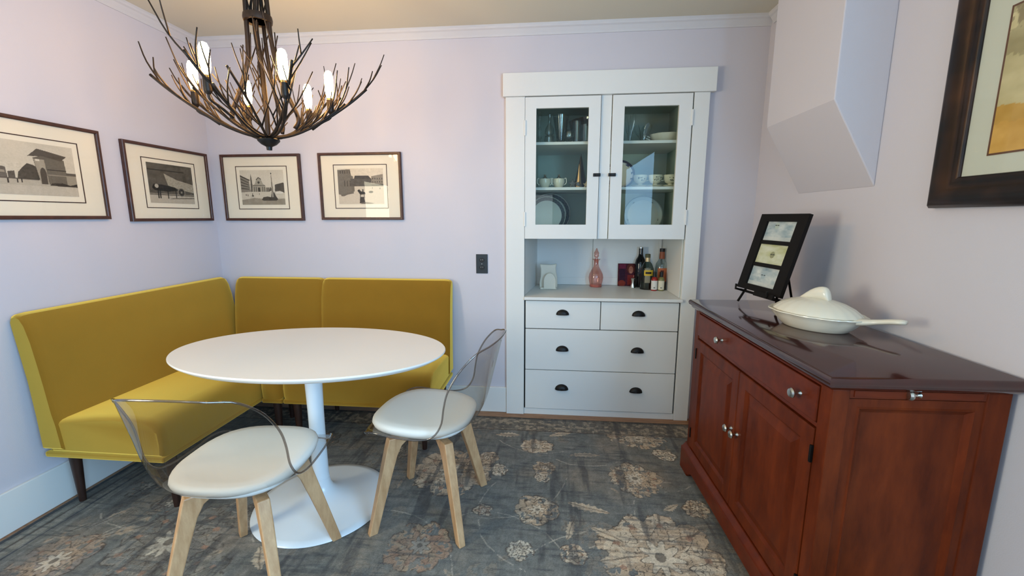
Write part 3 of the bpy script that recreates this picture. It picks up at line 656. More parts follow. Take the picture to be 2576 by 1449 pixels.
framed('framed_photograph', 'framed photograph of a horse cart, on the left wall beside the corner', .556, .424, TL_(2.109, 1.281), img_cart, 202)
framed('framed_photograph', 'framed photograph of a church square, on the back wall beside the corner', .545, .424, TB_(-2.165, 1.281), img_church, 203)
framed('framed_photograph', 'framed photograph of a square with a statue, on the back wall nearest the cabinet', .545, .420, TB_(-1.497, 1.286), img_square, 204)

# large painting on the right wall
def img_painting(cv):
    cv.C[:] = (196, 184, 140); n = vnoise(cv.U, cv.V, 4, 4, 300, 5); n2 = vnoise(cv.U, cv.V, 9, 3, 310, 4)
    cv.fill(n > .55, (150, 140, 104), .6); cv.fill(n2 > .58, (120, 106, 80), .6)
    cv.fill(cv.V < .34+.1*(n-.5), (196, 150, 70), .85); cv.fill((cv.V < .22+.15*(n2-.5)), (206, 160, 82), .8)
    cv.poly([(1, .2), (.86, .28), (.80, .45), (.86, .7), (.80, .9), (.9, 1), (.96, 1), (.98, .6)], (84, 70, 54), .8); cv.noise(8, 8, 22, 320)
pa = empty('framed_painting', (0, 0, 0), 'large painting in a heavy dark bronze frame, on the right wall above the sideboard', 'painting')
PW, PH = .82, .66
tP = lambda u, v, d: (XR-d, 1.487-u, 1.33+v)
bm = bmesh.new(); sweep_frame(bm, PW, PH, [(0, .001), (0, .018), (.008, .030), (.022, .038), (.040, .036), (.055, .024), (.062, .021), (.070, .024), (.082, .024), (.088, .018), (.088, .006)], tP)
mfr = bpy.data.materials.new('antique_bronze_frame'); mfr.use_nodes = True; nt = mfr.node_tree; b_ = nt.nodes['Principled BSDF']
tc = nt.nodes.new('ShaderNodeTexCoord'); n_ = nt.nodes.new('ShaderNodeTexNoise'); n_.inputs['Scale'].default_value = 9; r_ = nt.nodes.new('ShaderNodeValToRGB')
r_.color_ramp.elements[0].color = col((28, 19, 15)); r_.color_ramp.elements[1].color = col((70, 46, 32)); r_.color_ramp.elements[0].position = .4; r_.color_ramp.elements[1].position = .8
nt.links.new(tc.outputs['Object'], n_.inputs['Vector']); nt.links.new(n_.outputs['Fac'], r_.inputs[0]); nt.links.new(r_.outputs[0], b_.inputs['Base Color']); b_.inputs['Roughness'].default_value = .35; b_.inputs['Metallic'].default_value = .4
bm_obj('frame', bm, mfr, pa, autos=50)
bm = bmesh.new(); bm.faces.new([bm.verts.new(tP(u, v, .012)) for u, v in ((.08, .08), (PW-.08, .08), (PW-.08, PH-.08), (.08, PH-.08))])
bm_obj('mat_board', bm, mat('sage_mat_board', (200, 202, 186), .9, spec=.1), pa)
bm = bmesh.new(); sweep_frame(bm, PW-.308, PH-.282, [(0, 0), (0, .0015), (.005, .0015), (.005, 0)], lambda u, v, d: tP(u+.154, v+.138, d+.0123))
bm_obj('fillet', bm, mat('bronze_fillet', (96, 62, 40), .5), pa)
cv = Cv(160, 120, (190, 180, 140)); img_painting(cv)
us = np.linspace(.157, PW-.157, 160); vs = np.linspace(.141, PH-.147, 120)
grid_obj('canvas', us, vs, cv.lin(), lambda a, b: np.stack([np.full(a.shape, XR-.0135), 1.487-a, 1.33+b], 1), M_vcol, pa)
bm = bmesh.new(); bm.faces.new([bm.verts.new(tP(u, v, .016)) for u, v in ((.084, .084), (PW-.084, .084), (PW-.084, PH-.084), (.084, PH-.084))])
bm_obj('picture_glass', bm, M_pglass, pa)

# ------------------------------------------------------------------ outlet
ou = empty('wall_outlet', (-.4475, YB, 1.006), 'dark metal duplex outlet plate on the back wall, left of the cabinet', 'outlet')
box('cover_plate', -.0375, .0375, -.006, 0, -.062, .062, M_outlet, ou, bevel=.002)
for z in (.024, -.024):
    s = lathe('socket', [(0, 0), (.017, 0), (.017, .003), (0, .003)], M_outdark, ou, 24, (0, 0, 0), sy=.85); s.rotation_euler = (rad(90), 0, 0); s.location = (0, -.006, z)
    for x in (-.006, .006): box('slot', x-.001, x+.001, -.0096, -.0088, z-.001, z+.007, M_knob, ou)
s = lathe('screw', [(0, 0), (.003, 0), (.003, .0015), (0, .0015)], M_knob, ou, 12); s.rotation_euler = (rad(90), 0, 0); s.location = (0, -.006, 0)

# ------------------------------------------------------------------ built-in china cabinet
cb = empty('china_cabinet', (0, 0, 0), 'white built-in china cabinet with glass doors above six drawer pulls, set in the back wall', 'cabinet')
G = .0
box('side_casing', -.288, -.172, 2.678, YB, 0, 2.008, M_white, cb, bevel=.002)
box('side_casing', .802, .889, 2.678, YB, 0, 2.008, M_white, cb, bevel=.002)
box('head_casing', -.303, .918, 2.667, YB, 2.009, 2.140, M_white, cb, bevel=.003)
box('mullion', .278, .339, 2.690, 2.715, 1.170, 2.008, M_white, cb, bevel=.001)
YK = 3.205
M_gap = M_white
boxes('carcass', [(-.190, -.172, 2.712, YK+.01, 0, 2.03), (.802, .820, 2.712, YK+.01, 0, 2.03), (-.172, .802, 2.70, YK+.01, 2.012, 2.03), (-.172, .802, YK, YK+.012, 0, 2.012), (-.172, .802, 2.716, YK, 1.170, 1.186)], M_int, cb)
# tapered side linings (narrower towards the back)
for nm, P_ in (('side_lining', [(-.171, 2.716), (-.108, YK), (-.171, YK)]), ('side_lining', [(.7965, 2.716), (.8015, 2.716), (.8015, YK), (.799, YK)])):
    for z0, z1, mt in ((.803, 1.169, M_white), (1.187, 2.011, M_int)):
        bm = bmesh.new(); prism(bm, P_, z0, z1, 'z'); bm_obj(nm, bm, mt, cb)
for z in (1.742, 1.470): box('shelf', -.160, .796, 2.745, YK, z, z+.017, M_white, cb, bevel=.001)
box('countertop', -.171, .808, 2.658, YK, .782, .802, M_white, cb, bevel=.003)
# niche backing with batten lines
boxes('niche_backing', [(-.12, .30, YK-.006, YK, .803, 1.169), (.303, .798, YK-.009, YK, .803, 1.169)], M_white, cb)
boxes('niche_skirting', [(.34, .50, YK-.016, YK-.008, .804, .860), (-.10, .30, YK-.012, YK-.006, .804, .858), (.50, .798, YK-.016, YK-.008, .804, .860)], M_white, cb)
boxes('niche_post', [(.770, .790, YK-.02, YK-.009, .803, 1.169)], M_white, cb)
box('top_rail', -.171, .801, 2.694, 2.715, .777, .782, M_white, cb)
box('base_rail', -.171, .801, 2.688, 2.715, 0, .040, M_white, cb, bevel=.001)
boxes('face_frame', [(-.171, -.166, 2.70, 2.715, .04, .777), (.797, .801, 2.70, 2.715, .04, .777), (-.166, .797, 2.706, 2.715, .04, .777)], M_outdark, cb)
def drawer(x0, x1, z0, z1, pulls):
    d = box('drawer', x0, x1, 2.682, 2.704, z0, z1, M_white, cb, bevel=.0015)
    for px_, pz in pulls: 
        # cup pull: quarter-sphere hood with flange
        bm = bmesh.new(); n = 16; W_, H_, D_ = .0415, .034, .022; g = []
        for j in range(9):
            ph = (pi/2)*j/8
            g.append([bm.verts.new((px_+W_*cos(pi*i/n)*cos(ph)**.7, 2.682-D_*sin(ph), pz-.014+H_*sin(pi*i/n)*cos(ph)**.8)) for i in range(n+1)])
        for A, B in zip(g, g[1:]):
            for i in range(n): bm.faces.new((A[i], A[i+1], B[i+1], B[i]))
        o = bm_obj('cup_pull', bm, M_black, d, smooth=True)
        m_ = o.modifiers.new('s', 'SOLIDIFY'); m_.thickness = .0025
        # straight lower flange
    return d
drawer(-.163, .311, .594, .774, [(.074, .701)])
drawer(.316, .793, .594, .774, [(.549, .703)])
drawer(-.163, .793, .316, .588, [(.076, .462), (.552, .464)])
drawer(-.163, .793, .044, .311, [(.077, .197), (.555, .196)])
def door(x0, x1, gx0, gx1, latch_x, hinge_x, hs):
    z0, z1, gz0, gz1 = 1.170, 2.004, 1.257, 1.940
    d = boxes('door', [(x0, gx0, 2.676, 2.698, z0, z1), (gx1, x1, 2.676, 2.698, z0, z1), (gx0, gx1, 2.676, 2.698, z0, gz0), (gx0, gx1, 2.676, 2.698, gz1, z1)], M_white, cb)
    bm = bmesh.new(); v = [bm.verts.new((x, 2.688, z)) for x, z in ((gx0-.002, gz0-.002), (gx1+.002, gz0-.002), (gx1+.002, gz1+.002), (gx0-.002, gz1+.002))]; bm.faces.new(v)
    bm_obj('glass_pane', bm, M_cglass, d)
    l = boxes('latch', [(latch_x-.022, latch_x+.022, 2.668, 2.677, 1.543, 1.562), (latch_x-.010, latch_x+.012, 2.655, 2.668, 1.546, 1.559)], M_black, d, bevel=.0025)
    for z in hs: boxes('hinge', [(hinge_x-.006, hinge_x+.006, 2.669, 2.678, z-.045, z+.045)], M_white, d, bevel=.003)
door(-.170, .274, -.104, .205, .262, -.171, (1.83, 1.29))
door(.343, .794, .411, .720, .352, .795, (1.87, 1.30))

# ------------------------------------------------------------------ things in the cabinet
SH1, SH2, SH3, CT = 1.7592, 1.4872, 1.1862, .8022
def glassware(name, label, cat, x, y, z, prof, m, grp=None, n=28, wob=None, sx=1, sy=1):
    o = lathe(name, prof, m, None, n, (0, 0, 0), sx, sy, wob); o.location = (x, y, z); return tag(o, label, cat, grp)
# top shelf, left door
glassware('amber_bowl', 'large amber glass bowl behind the glasses on the top shelf', 'bowl', .28, 3.01, SH1, [(.0, .004), (.06, .004), (.065, 0), (.07, .004), (.12, .03), (.165, .09), (.182, .165), (.180, .167), (.16, .09), (.115, .034), (.0, .012)], M_amber)
glassware('candlestick', 'tall slender crystal candlestick at the far left of the top shelf', 'candlestick', -.088, 2.86, SH1, [(.0, 0), (.030, 0), (.032, .004), (.010, .012), (.006, .03), (.014, .045), (.006, .06), (.005, .09), (.011, .10), (.005, .11), (.005, .16), (.013, .175), (.006, .19), (.012, .205), (.0, .21)], M_crystal)
glassware('decanter', 'small clear decanter, second from the left on the top shelf', 'decanter', -.026, 2.87, SH1, [(.0, 0), (.032, 0), (.034, .03), (.030, .055), (.012, .06), (.030, .07), (.028, .10), (.010, .13), (.008, .165), (.012, .185), (.0, .186)], M_crystal)
glassware('vase', 'tall flared clear vase on the top shelf behind the left glass door', 'vase', .046, 2.90, SH1, [(.0, 0), (.030, 0), (.030, .006), (.022, .012), (.030, .05), (.042, .12), (.052, .185), (.050, .185), (.039, .12), (.026, .05), (.0, .018)], M_crystal)
glassware('snifter', 'round clear snifter glass right of the tall vase', 'glass', .097, 2.84, SH1, [(.0, 0), (.022, 0), (.022, .003), (.008, .01), (.024, .022), (.034, .045), (.032, .07), (.026, .085), (.025, .085), (.031, .07), (.032, .045), (.0, .016)], M_crystal)
glassware('highball_glass', 'straight clear glass before the amber bowl, taller of two', 'glass', .145, 2.81, SH1, [(.0, 0), (.023, 0), (.026, .13), (.0245, .13), (.0215, .01), (.0, .009)], M_crystal)
glassware('tumbler', 'straight clear glass before the amber bowl, shorter of two', 'glass', .198, 2.79, SH1, [(.0, 0), (.028, 0), (.030, .105), (.0285, .105), (.0265, .01), (.0, .009)], M_crystal)
# top shelf, right door
def fan_vase():
    bm = bmesh.new(); n = 40; rings = []
    for r, z in ((.020, 0), (.022, .02), (.036, .045), (.058, .08)):
        rings.append([bm.verts.new((r*(1+.45*(z/.08)*sin(5*2*pi*k/n))*cos(2*pi*k/n), .8*r*(1+.45*(z/.08)*sin(5*2*pi*k/n))*sin(2*pi*k/n), z+.035*(z/.08)**2*sin(5*2*pi*k/n+1))) for k in range(n)])
    for A, B in zip(rings, rings[1:]):
        for k in range(n): bm.faces.new((A[k], A[(k+1) % n], B[(k+1) % n], B[k]))
    bm.faces.new(rings[0]); return bm
o = bm_obj('ruffled_vase', fan_vase(), M_crystal, None, smooth=True); o.location = (.556, 2.85, SH1); o.scale = (.72, .72, 1); tag(o, 'clear ruffled handkerchief vase left of the white scalloped dish', 'vase')
o = bm_obj('ruffled_vase', fan_vase(), M_crystal, None, smooth=True); o.location = (.480, 2.88, SH1); o.scale = (.42, .5, 1.6); tag(o, 'taller frosted ruffled vase behind, at the right edge of the amber bowl', 'vase')
def scallop(k, amp): return lambda a, r, z: 1+amp*(1 if z > .02 else 0)*abs(cos(k*a/2))
sd = empty('scalloped_dish', (.706, 2.90, SH1), 'white scalloped serving dish on the top shelf behind the right glass door', 'dish')
lathe('bowl', [(0, .0), (.055, 0), (.06, .004), (.088, .03), (.100, .055), (.098, .056), (.085, .034), (.0, .010)], M_china, sd, 48, wob=scallop(9, .07))
tube('handle', [(-.095, 0, .040), (-.120, 0, .052), (-.128, 0, .040), (-.095, 0, .026)], .005, .005, M_china, sd, 8, 12)
# middle shelf
def sugar_cup(x, label):
    e_ = empty('sugar_bowl', (x, 2.85, SH2), label, 'bowl', group='two-handled silver-banded sugar bowls')
    lathe('bowl', [(0, 0), (.022, 0), (.024, .006), (.032, .018), (.038, .04), (.036, .060), (.034, .060), (.035, .04), (.028, .02), (0, .010)], M_cream, e_, 32)
    lathe('lid_knob', [(0, .058), (.030, .060), (.012, .068), (.006, .078), (.009, .086), (0, .088)], M_silver, e_, 24)
    for s in (-1, 1): tube('handle', [(s*.034, 0, .02), (s*.048, 0, .034), (s*.046, 0, .062), (s*.032, 0, .058)], .0035, .003, M_china, e_, 8, 12)
sugar_cup(-.052, 'two-handled sugar bowl at the left end of the middle shelf'); sugar_cup(.038, 'two-handled sugar bowl between the other sugar bowl and the metal cones')
def cone(x, y, r, h, m, label):
    o = lathe('cone_ornament', [(0, 0), (r, 0), (r*.98, .004), (0.001, h)], m, None, 8, autos=20); o.location = (x, y, SH2); tag(o, label, 'ornament', 'metal cone ornaments')
cone(.180, 2.90, .045, .222, M_pewter, 'tall dark metal cone ornament on the middle shelf'); cone(.166, 2.835, .020, .150, M_gold, 'pale slim cone ornament standing before the dark cone')
def star(x, y, z, r, rot, m, label):
    bm = bmesh.new(); P_ = [(r*(1 if k % 2 == 0 else .42)*cos(pi*k/5+rot), r*(1 if k % 2 == 0 else .42)*sin(pi*k/5+rot)) for k in range(10)]
    zmin = min(p[1] for p in P_); prism(bm, [(a, b-zmin) for a, b in P_], -.005, .005, 'y')
    o = bm_obj('star_ornament', bm, m, None, bevel=.002); o.location = (x, y, z); tag(o, label, 'ornament', 'metal star ornaments')
star(.128, 2.86, SH2, .034, pi/2, M_pewter, 'dark metal star ornament left of the cones'); star(.158, 2.80, SH2, .022, 2.2, M_pewter, 'small dark metal star before the pale cone'); star(.212, 2.82, SH2, .024, pi/2, M_gold, 'pale metal star right of the pale cone')
def plate_face(x, z, y, R_, painter, label, lean=12, grp=None, yaw=0):
    e_ = empty('china_plate', (x, y, z), label, 'plate', group=grp); e_.rotation_euler = (rad(-lean), 0, rad(yaw))
    # radial grid with painted pattern
    nr, na = 34, 96; prof = lambda r: .018*max(0, (r-.62)/.38)**1.3
    bm = bmesh.new(); cl = bm.loops.layers.float_color.new('Col')
    rr = [i/(nr-1) for i in range(nr)]
    V_ = [[bm.verts.new((R_*r*cos(2*pi*k/na), -prof(r)*R_/.13, R_+R_*r*sin(2*pi*k/na))) for k in range(na)] for r in rr[1:]]
    c0 = bm.verts.new((0, 0, R_))
    def cf(v): return (*[float(q) for q in lin(painter(v.co.x/R_, (v.co.z-R_)/R_))], 1)
    def face(vs):
        f = bm.faces.new(vs)
        for l in f.loops: l[cl] = cf(l.vert)
    for k in range(na): face((c0, V_[0][k], V_[0][(k+1) % na]))
    for A, B in zip(V_, V_[1:]):
        for k in range(na): face((A[k], B[k], B[(k+1) % na], A[(k+1) % na]))
    me = bpy.data.meshes.new('plate_face'); bm.to_mesh(me); bm.free()
    o = link('plate_face', me, M_plate, e_, True)
    lathe_o = lathe('plate_back', [(0, 0), (R_*.58, 0), (R_*.6, -.003), (R_*.64, .001), (R_*.985, .010*R_/.13)], M_china, e_, 64); lathe_o.rotation_euler = (rad(90), 0, 0); lathe_o.location = (0, .004, R_)
    return e_
M_plate = vcol_mat('glazed_plate', .22, coat=.4)
def pp_floral(u, v):
    r = math.hypot(u, v); a = math.atan2(v, u); c = (196, 200, 188)
    if .94 < r: c = (116, 124, 112)
    if abs(r-.665) < .026: c = (92, 100, 86)
    s = (a/(2*pi)*5+.75) % 1
    if .62 < r < .70+.14*max(0, 1-abs(s-.5)*7) and abs(s-.5) < .16: c = (78, 84, 70) if (int(u*90)+int(v*90)) % 3 else (120, 108, 92)
    return c
def pp_bands(u, v):
    r = math.hypot(u, v); c = (134, 136, 122)
    if r > .74: c = (50, 60, 64) if (int(math.atan2(v, u)*14)+int(r*20)) % 3 else (86, 94, 90)
    if abs(r-.72) < .02 or abs(r-.965) < .02 or abs(r-.60) < .01: c = (196, 196, 180)
    if math.hypot(u*1.2, v) < .17+.05*cos(5*math.atan2(v, u)): c = (84, 70, 60)
    return c
def pp_blue(u, v):
    r = math.hypot(u, v); c = (206, 206, 204)
    if r > .86: c = (34, 36, 62)
    elif sin(7*u+3*cos(6*v))*cos(8*v+2*sin(5*u)) > .35 and r > .35: c = (52, 54, 96)
    elif math.hypot(u, v-.1) < .18: c = (70, 72, 110)
    return c
plate_face(.452, SH2+.001, 3.02, .098, pp_blue, 'blue and white plate standing behind the cups on the middle shelf', 10)
plate_face(-.035, SH3, 2.98, .130, pp_bands, 'plate with a dark patterned rim standing at the lower left behind glass', 10, 'plates standing on the cabinet floor', 8)
plate_face(-.012, SH3, 3.05, .142, pp_bands, 'larger dark-rimmed plate leaning behind the patterned one at lower left', 10, 'plates standing on the cabinet floor', 8)
plate_face(.612, SH3, 3.0, .130, pp_floral, 'pale plate with a ring of floral sprigs at the lower right behind glass', 9, 'plates standing on the cabinet floor')
def tea_cup(x, label):
    s = empty('saucer', (x, 2.84, SH2), 'saucer under the ' + label, 'saucer', group='saucers on the middle shelf')
    lathe('saucer_dish', [(0, 0), (.026, 0), (.028, .003), (.052, .012), (.051, .014), (.026, .006), (0, .005)], M_cream, s, 36)
    c = empty('tea_cup', (x, 2.84, SH2+.0062), label, 'cup', group='footed cream cups on the middle shelf')
    lathe('cup_bowl', [(0, 0), (.022, 0), (.023, .004), (.012, .010), (.014, .016), (.030, .024), (.038, .042), (.044, .070), (.0425, .070), (.036, .044), (.028, .028), (0, .020)], M_cream, c, 40)
    bm = bmesh.new(); R_ = random.Random(int(x*1000)); 
    for k in range(14):   # painted sprig as thin raised enamel
        a = -pi/2+R_.uniform(-.45, .75); z = R_.uniform(.034, .058); rr = .0385+(z-.042)*.21+.0012
        lathe_r = R_.uniform(.002, .0045); p = Vector((rr*cos(a), rr*sin(a), z))
        q = [p+Vector((lathe_r*cos(t)*-sin(a), lathe_r*cos(t)*cos(a), lathe_r*sin(t))) for t in (0, 1.3, 2.5, 3.8, 5)]
        bm.faces.new([bm.verts.new(v) for v in q])
    bm_obj('floral_sprig', bm, M_sprig, c)
    tube('handle', [(.036, .01, .036), (.056, .014, .04), (.056, .014, .060), (.042, .012, .062)], .003, .003, M_cream, c, 8, 12)
M_sprig = mat('enamel_sprig', (74, 76, 62), .4)
tea_cup(.550, 'footed cream cup beside the blue plate, leftmost of three'); tea_cup(.643, 'footed cream cup between the other two cups'); tea_cup(.735, 'footed cream cup nearest the right end of the middle shelf')

# niche items
nh = empty('napkin_holder', (-.020, 2.985, CT), 'white ceramic napkin holder with an arched front, at the left of the counter niche', 'napkin holder')
def outline(s=1.0): return [(-.062*s, 0), (.058*s, 0), (.063*s, .03*s), (.060*s, .08*s), (.052*s, .12*s), (.050*s, .15*s), (.056*s, .178*s), (.03*s, .172*s), (0, .170*s), (-.035*s, .172*s), (-.064*s, .176*s), (-.056*s, .14*s), (-.056*s, .09*s), (-.064*s, .04*s)]
bm = bmesh.new(); prism(bm, outline(), .012, .030, 'y'); abox(bm, -.058, .056, -.030, .014, 0, .014); bm_obj('holder_body', bm, M_china, nh, bevel=.006, seg=3)
bm = bmesh.new(); arch = [(-.042, .0)]+[(-.042+.0+.084*(.5-.5*cos(pi*k/14)), .055+.058*sin(pi*k/14)) for k in range(15)]+[(.042, 0)]
prism(bm, [(a+.008, b+.004) for a, b in arch], -.036, -.026, 'y'); bm_obj('arched_front', bm, M_china, nh, bevel=.003)
dc = empty('decanter', (.322, 3.12, CT), 'pink glass decanter with a pointed stopper, in the middle of the counter niche', 'decanter')
lathe('body', [(0, 0), (.043, 0), (.046, .006), (.044, .018), (.050, .045), (.053, .068), (.048, .095), (.034, .122), (.021, .145), (.016, .17), (.017, .19), (.028, .200), (.029, .203), (.014, .203), (.013, .17), (.0, .15)], M_pink, dc, 40)
lathe('stopper', [(0, .196), (.010, .198), (.009, .212), (.018, .222), (.016, .235), (.019, .245), (.010, .262), (.004, .278), (0, .281)], M_pink, dc, 12)
lathe('thick_base', [(0, .001), (.040, .001), (.042, .012), (.038, .018), (0, .018)], mat('pink_base', (206, 140, 128), .3, coat=.5), dc, 32)
# paperback-sized picture box
def img_cover(cv):
    cv.C[:] = (74, 26, 42); cv.noise(4, 4, 10, 400); cv.rect(.04, .78, .40, .98, (104, 34, 58)); cv.rect(.06, .18, .38, .76, (52, 24, 44)); cv.ell(.66, .78, .20, .22, (96, 44, 34)); cv.ell(.68, .72, .12, .17, (168, 104, 84))
    cv.ell(.63, .76, .012, .012, (50, 26, 26)); cv.ell(.73, .76, .012, .012, (50, 26, 26)); cv.ell(.68, .62, .05, .018, (206, 150, 134)); cv.rect(.50, .05, .86, .50, (122, 40, 38)); cv.ell(.86, .44, .05, .05, (190, 130, 120)); cv.ell(.2, .12, .2, .14, (126, 48, 36)); cv.noise(20, 20, 10, 401)
bk = empty('picture_card', (.555, 3.165, CT), 'dark red picture card with a smiling portrait, leaning behind the bottles', 'card'); bk.rotation_euler = (rad(-4), 0, 0)
box('card_board', -.068, .068, .001, .012, 0, .165, mat('card_edge', (60, 20, 30), .6), bk, bevel=.001)
cv = Cv(72, 88, (80, 30, 40)); img_cover(cv)
grid_obj('card_print', np.linspace(-.067, .067, 72), np.linspace(.001, .164, 88), cv.lin(), lambda a, b: np.stack([a, np.full(a.shape, -.0002), b], 1), M_vcol, bk)
jg = lathe('jigger', [(0, 0), (.017, 0), (.019, .002), (.010, .038), (.016, .068), (.0155, .068), (.0, .04)], M_silver, None, 28); jg.location = (.582, 3.09, CT); tag(jg, 'polished silver jigger standing before the dark red card', 'jigger')
def bottle(label, x, y, prof, glass, parts, grp='bottles in the counter niche'):
    e_ = empty('bottle', (x, y, CT), label, 'bottle', group=grp)
    lathe('glass_body', prof, glass, e_, 36)
    for nm, pr, m in parts: lathe(nm, pr, m, e_, 30)
    return e_
M_blackglass = mat('black_glass', (12, 12, 16), .08, spec=.6)
M_cap = mat('black_cap', (16, 16, 18), .4); M_lcream = mat('cream_label', (214, 208, 186), .7); M_lwhite = mat('white_label', (216, 214, 208), .7)
M_smoke = clear('smoky_green_glass', (.50, .56, .50), (.12, .16, .14), .03, 1.5, 1.3); M_cl = clear('clear_bottle_glass', (.88, .92, .92), (.4, .46, .46), .03, 1.5, 1.4)
b1 = bottle('tall black wine bottle at the back of the niche, behind the yellow-labelled bottle', .640, 3.15, [(0, 0), (.038, 0), (.040, .006), (.040, .165), (.034, .195), (.018, .222), (.0145, .24), (.0145, .285), (.0, .285)], M_blackglass, [('capsule', [(0, .279), (.0152, .279), (.0152, .287), (0, .288)], M_silver)])
b2 = bottle('smoky glass liqueur bottle with a yellow label and wooden stopper', .667, 3.045, [(0, 0), (.044, 0), (.047, .008), (.047, .115), (.044, .145), (.030, .180), (.017, .195), (.016, .202), (.0, .202)], M_smoke,
  [('neck_foil', [(0, .194), (.0175, .194), (.0165, .222), (0, .222)], M_gold), ('stopper', [(0, .222), (.018, .222), (.018, .244), (.016, .247), (0, .247)], mat('olive_cork', (92, 88, 58), .6)),
   ('liquid', [(0, .006), (.043, .008), (.043, .052), (0, .052)], mat('dark_liquid', (44, 52, 44), .1)), ('paper_label', [(.0474, .06), (.0474, .125)], M_lcream)])
def curved_label(parent, name, R_, a0, a1, z0, z1, m):
    bm = bmesh.new(); n = 14; A = []; B = []
    for k in range(n+1):
        a = a0+(a1-a0)*k/n; A.append(bm.verts.new((R_*sin(a), -R_*cos(a), z0))); B.append(bm.verts.new((R_*sin(a), -R_*cos(a), z1)))
    for k in range(n): bm.faces.new((A[k], A[k+1], B[k+1], B[k]))
    return bm_obj(name, bm, m, parent, smooth=True)
for c_ in list(b2.children):
    if c_.name.startswith('paper_label'): bpy.data.objects.remove(c_)
curved_label(b2, 'paper_label', .0476, -.50, .28, .050, .150, mat('grey_paper_label', (136, 130, 108), .7))
yl = curved_label(b2, 'yellow_label', .0482, -.62, .72, .100, .138, mat('yellow_label', (214, 176, 48), .6))
curved_label(b2, 'label_lettering', .0486, -.42, .42, .112, .127, mat('label_ink', (36, 26, 18), .6))
b3 = bottle('tall clear bottle with a copper neck and orange label, behind the small bitters bottles', .770, 3.07, [(0, 0), (.040, 0), (.042, .006), (.042, .150), (.038, .180), (.022, .205), (.016, .225), (.016, .262), (.0, .262)], M_cl,
  [('neck_label', [(0, .212), (.0195, .212), (.0168, .262), (0, .262)], mat('copper_neck', (150, 82, 54), .5)), ('cap', [(0, .262), (.018, .262), (.018, .284), (0, .285)], M_cap), ('whisky', [(0, .006), (.038, .008), (.038, .07), (0, .07)], mat('amber_liquid', (70, 34, 16), .1))])
curved_label(b3, 'orange_label', .0426, -.85, .75, .055, .150, mat('orange_label', (176, 96, 56), .6)); curved_label(b3, 'label_emblem', .0430, -.35, .15, .100, .135, mat('label_ink_brown', (88, 40, 28), .6))
def bitters(label, x, y, cbody, lab):
    e_ = bottle(label, x, y, [(0, 0), (.0195, 0), (.021, .004), (.021, .075), (.014, .092), (.009, .098), (.0, .098)], cbody, [('cap', [(0, .095), (.0115, .095), (.0115, .130), (0, .131)], M_cap)], 'small bitters bottles')
    curved_label(e_, 'label_wrap', .0214, -1.5, 1.5, .008, .070, lab); curved_label(e_, 'label_mark', .0217, -.4, .1, .018, .026, mat('label_grey', (120, 120, 116), .7))
bitters('small bitters bottle with red shoulders and a white label', .706, 2.985, mat('red_bottle', (150, 34, 30), .3), M_lwhite); bitters('small bitters bottle with olive shoulders and a cream label', .752, 2.985, mat('olive_bottle', (120, 116, 70), .3), M_lcream)

# ------------------------------------------------------------------ sideboard
sb = empty('sideboard', (.711, 1.103, .0085), 'dark cherry wood sideboard with one long drawer and two doors, on the right', 'sideboard', rad(1.6))
sb.scale = (1, 1, (.900-.0085)/.900)
LY, DX = 1.055, .478       # local: x 0..DX to the wall, y 0..LY away from the camera
# top slab with moulded edge
tp = [(-.0, .878), (.006, .874), (.012, .878), (.012, .882)]
bm = bmesh.new()
rings = []
for ins, z in ((.030, .856), (.018, .860), (.012, .868), (.012, .873), (.003, .877), (0, .884), (0, .891), (.003, .897), (.008, .900)):
    rings.append([bm.verts.new(p) for p in ((ins, ins, z), (DX-ins*.2, ins, z), (DX-ins*.2, LY-ins, z), (ins, LY-ins, z))])
for A, B in zip(rings, rings[1:]):
    for k in range(4): bm.faces.new((A[k], A[(k+1) % 4], B[(k+1) % 4], B[k]))
bm.faces.new(rings[0]); bm.faces.new(rings[-1])
bm_obj('top', bm, M_cherrytop, sb, autos=35)
B0, B1, C0, C1 = .030, DX-.006, .030, LY-.030      # body x0,x1,y0,y1
# carcass: posts, rails, end panels
boxes('carcass', [(B0+.012, B1, C0+.012, C1-.012, .12, .856)], M_cherry, sb)
boxes('corner_post', [(B0, B0+.045, C0, C0+.048, .12, .856)], M_cherry, sb, bevel=.003)
boxes('corner_post', [(B0, B0+.045, C1-.048, C1, .12, .856)], M_cherry, sb, bevel=.003)
boxes('rear_post', [(B1-.06, B1, C0, C0+.03, .12, .856)], M_cherry, sb, bevel=.003)
box('rail', B0+.003, B0+.02, C0+.048, C1-.048, .846, .856, M_cherryH, sb)
box('rail', B0+.003, B0+.02, C0+.048, C1-.048, .722, .736, M_cherryH, sb, bevel=.002)
boxes('end_rail', [(B0+.045, B1-.06, C0+.002, C0+.02, .832, .856)], M_cherryH, sb)
# pull-out slide front in the end rail
e_ = box('slide_board', B0+.055, B1-.07, C0-.001, C0+.012, .836, .854, M_cherryH, sb, bevel=.001)
# end panel with moulded inner edges
bm = bmesh.new()
x0, x1, z0, z1 = B0+.045, B1-.06, .14, .83
def ring_rect(ins, y): return [bm.verts.new((x0+ins, y, z0+ins)), bm.verts.new((x1-ins, y, z0+ins)), bm.verts.new((x1-ins, y, z1-ins)), bm.verts.new((x0+ins, y, z1-ins))]
RR = [ring_rect(0, C0+.003), ring_rect(.022, C0+.003), ring_rect(.026, C0-.001), ring_rect(.034, C0+.006), ring_rect(.040, C0+.010)]
for A, B in zip(RR, RR[1:]):
    for k in range(4): bm.faces.new((A[k], A[(k+1) % 4], B[(k+1) % 4], B[k]))
bm.faces.new(RR[-1]); bm_obj('end_panel', bm, M_cherry, sb)
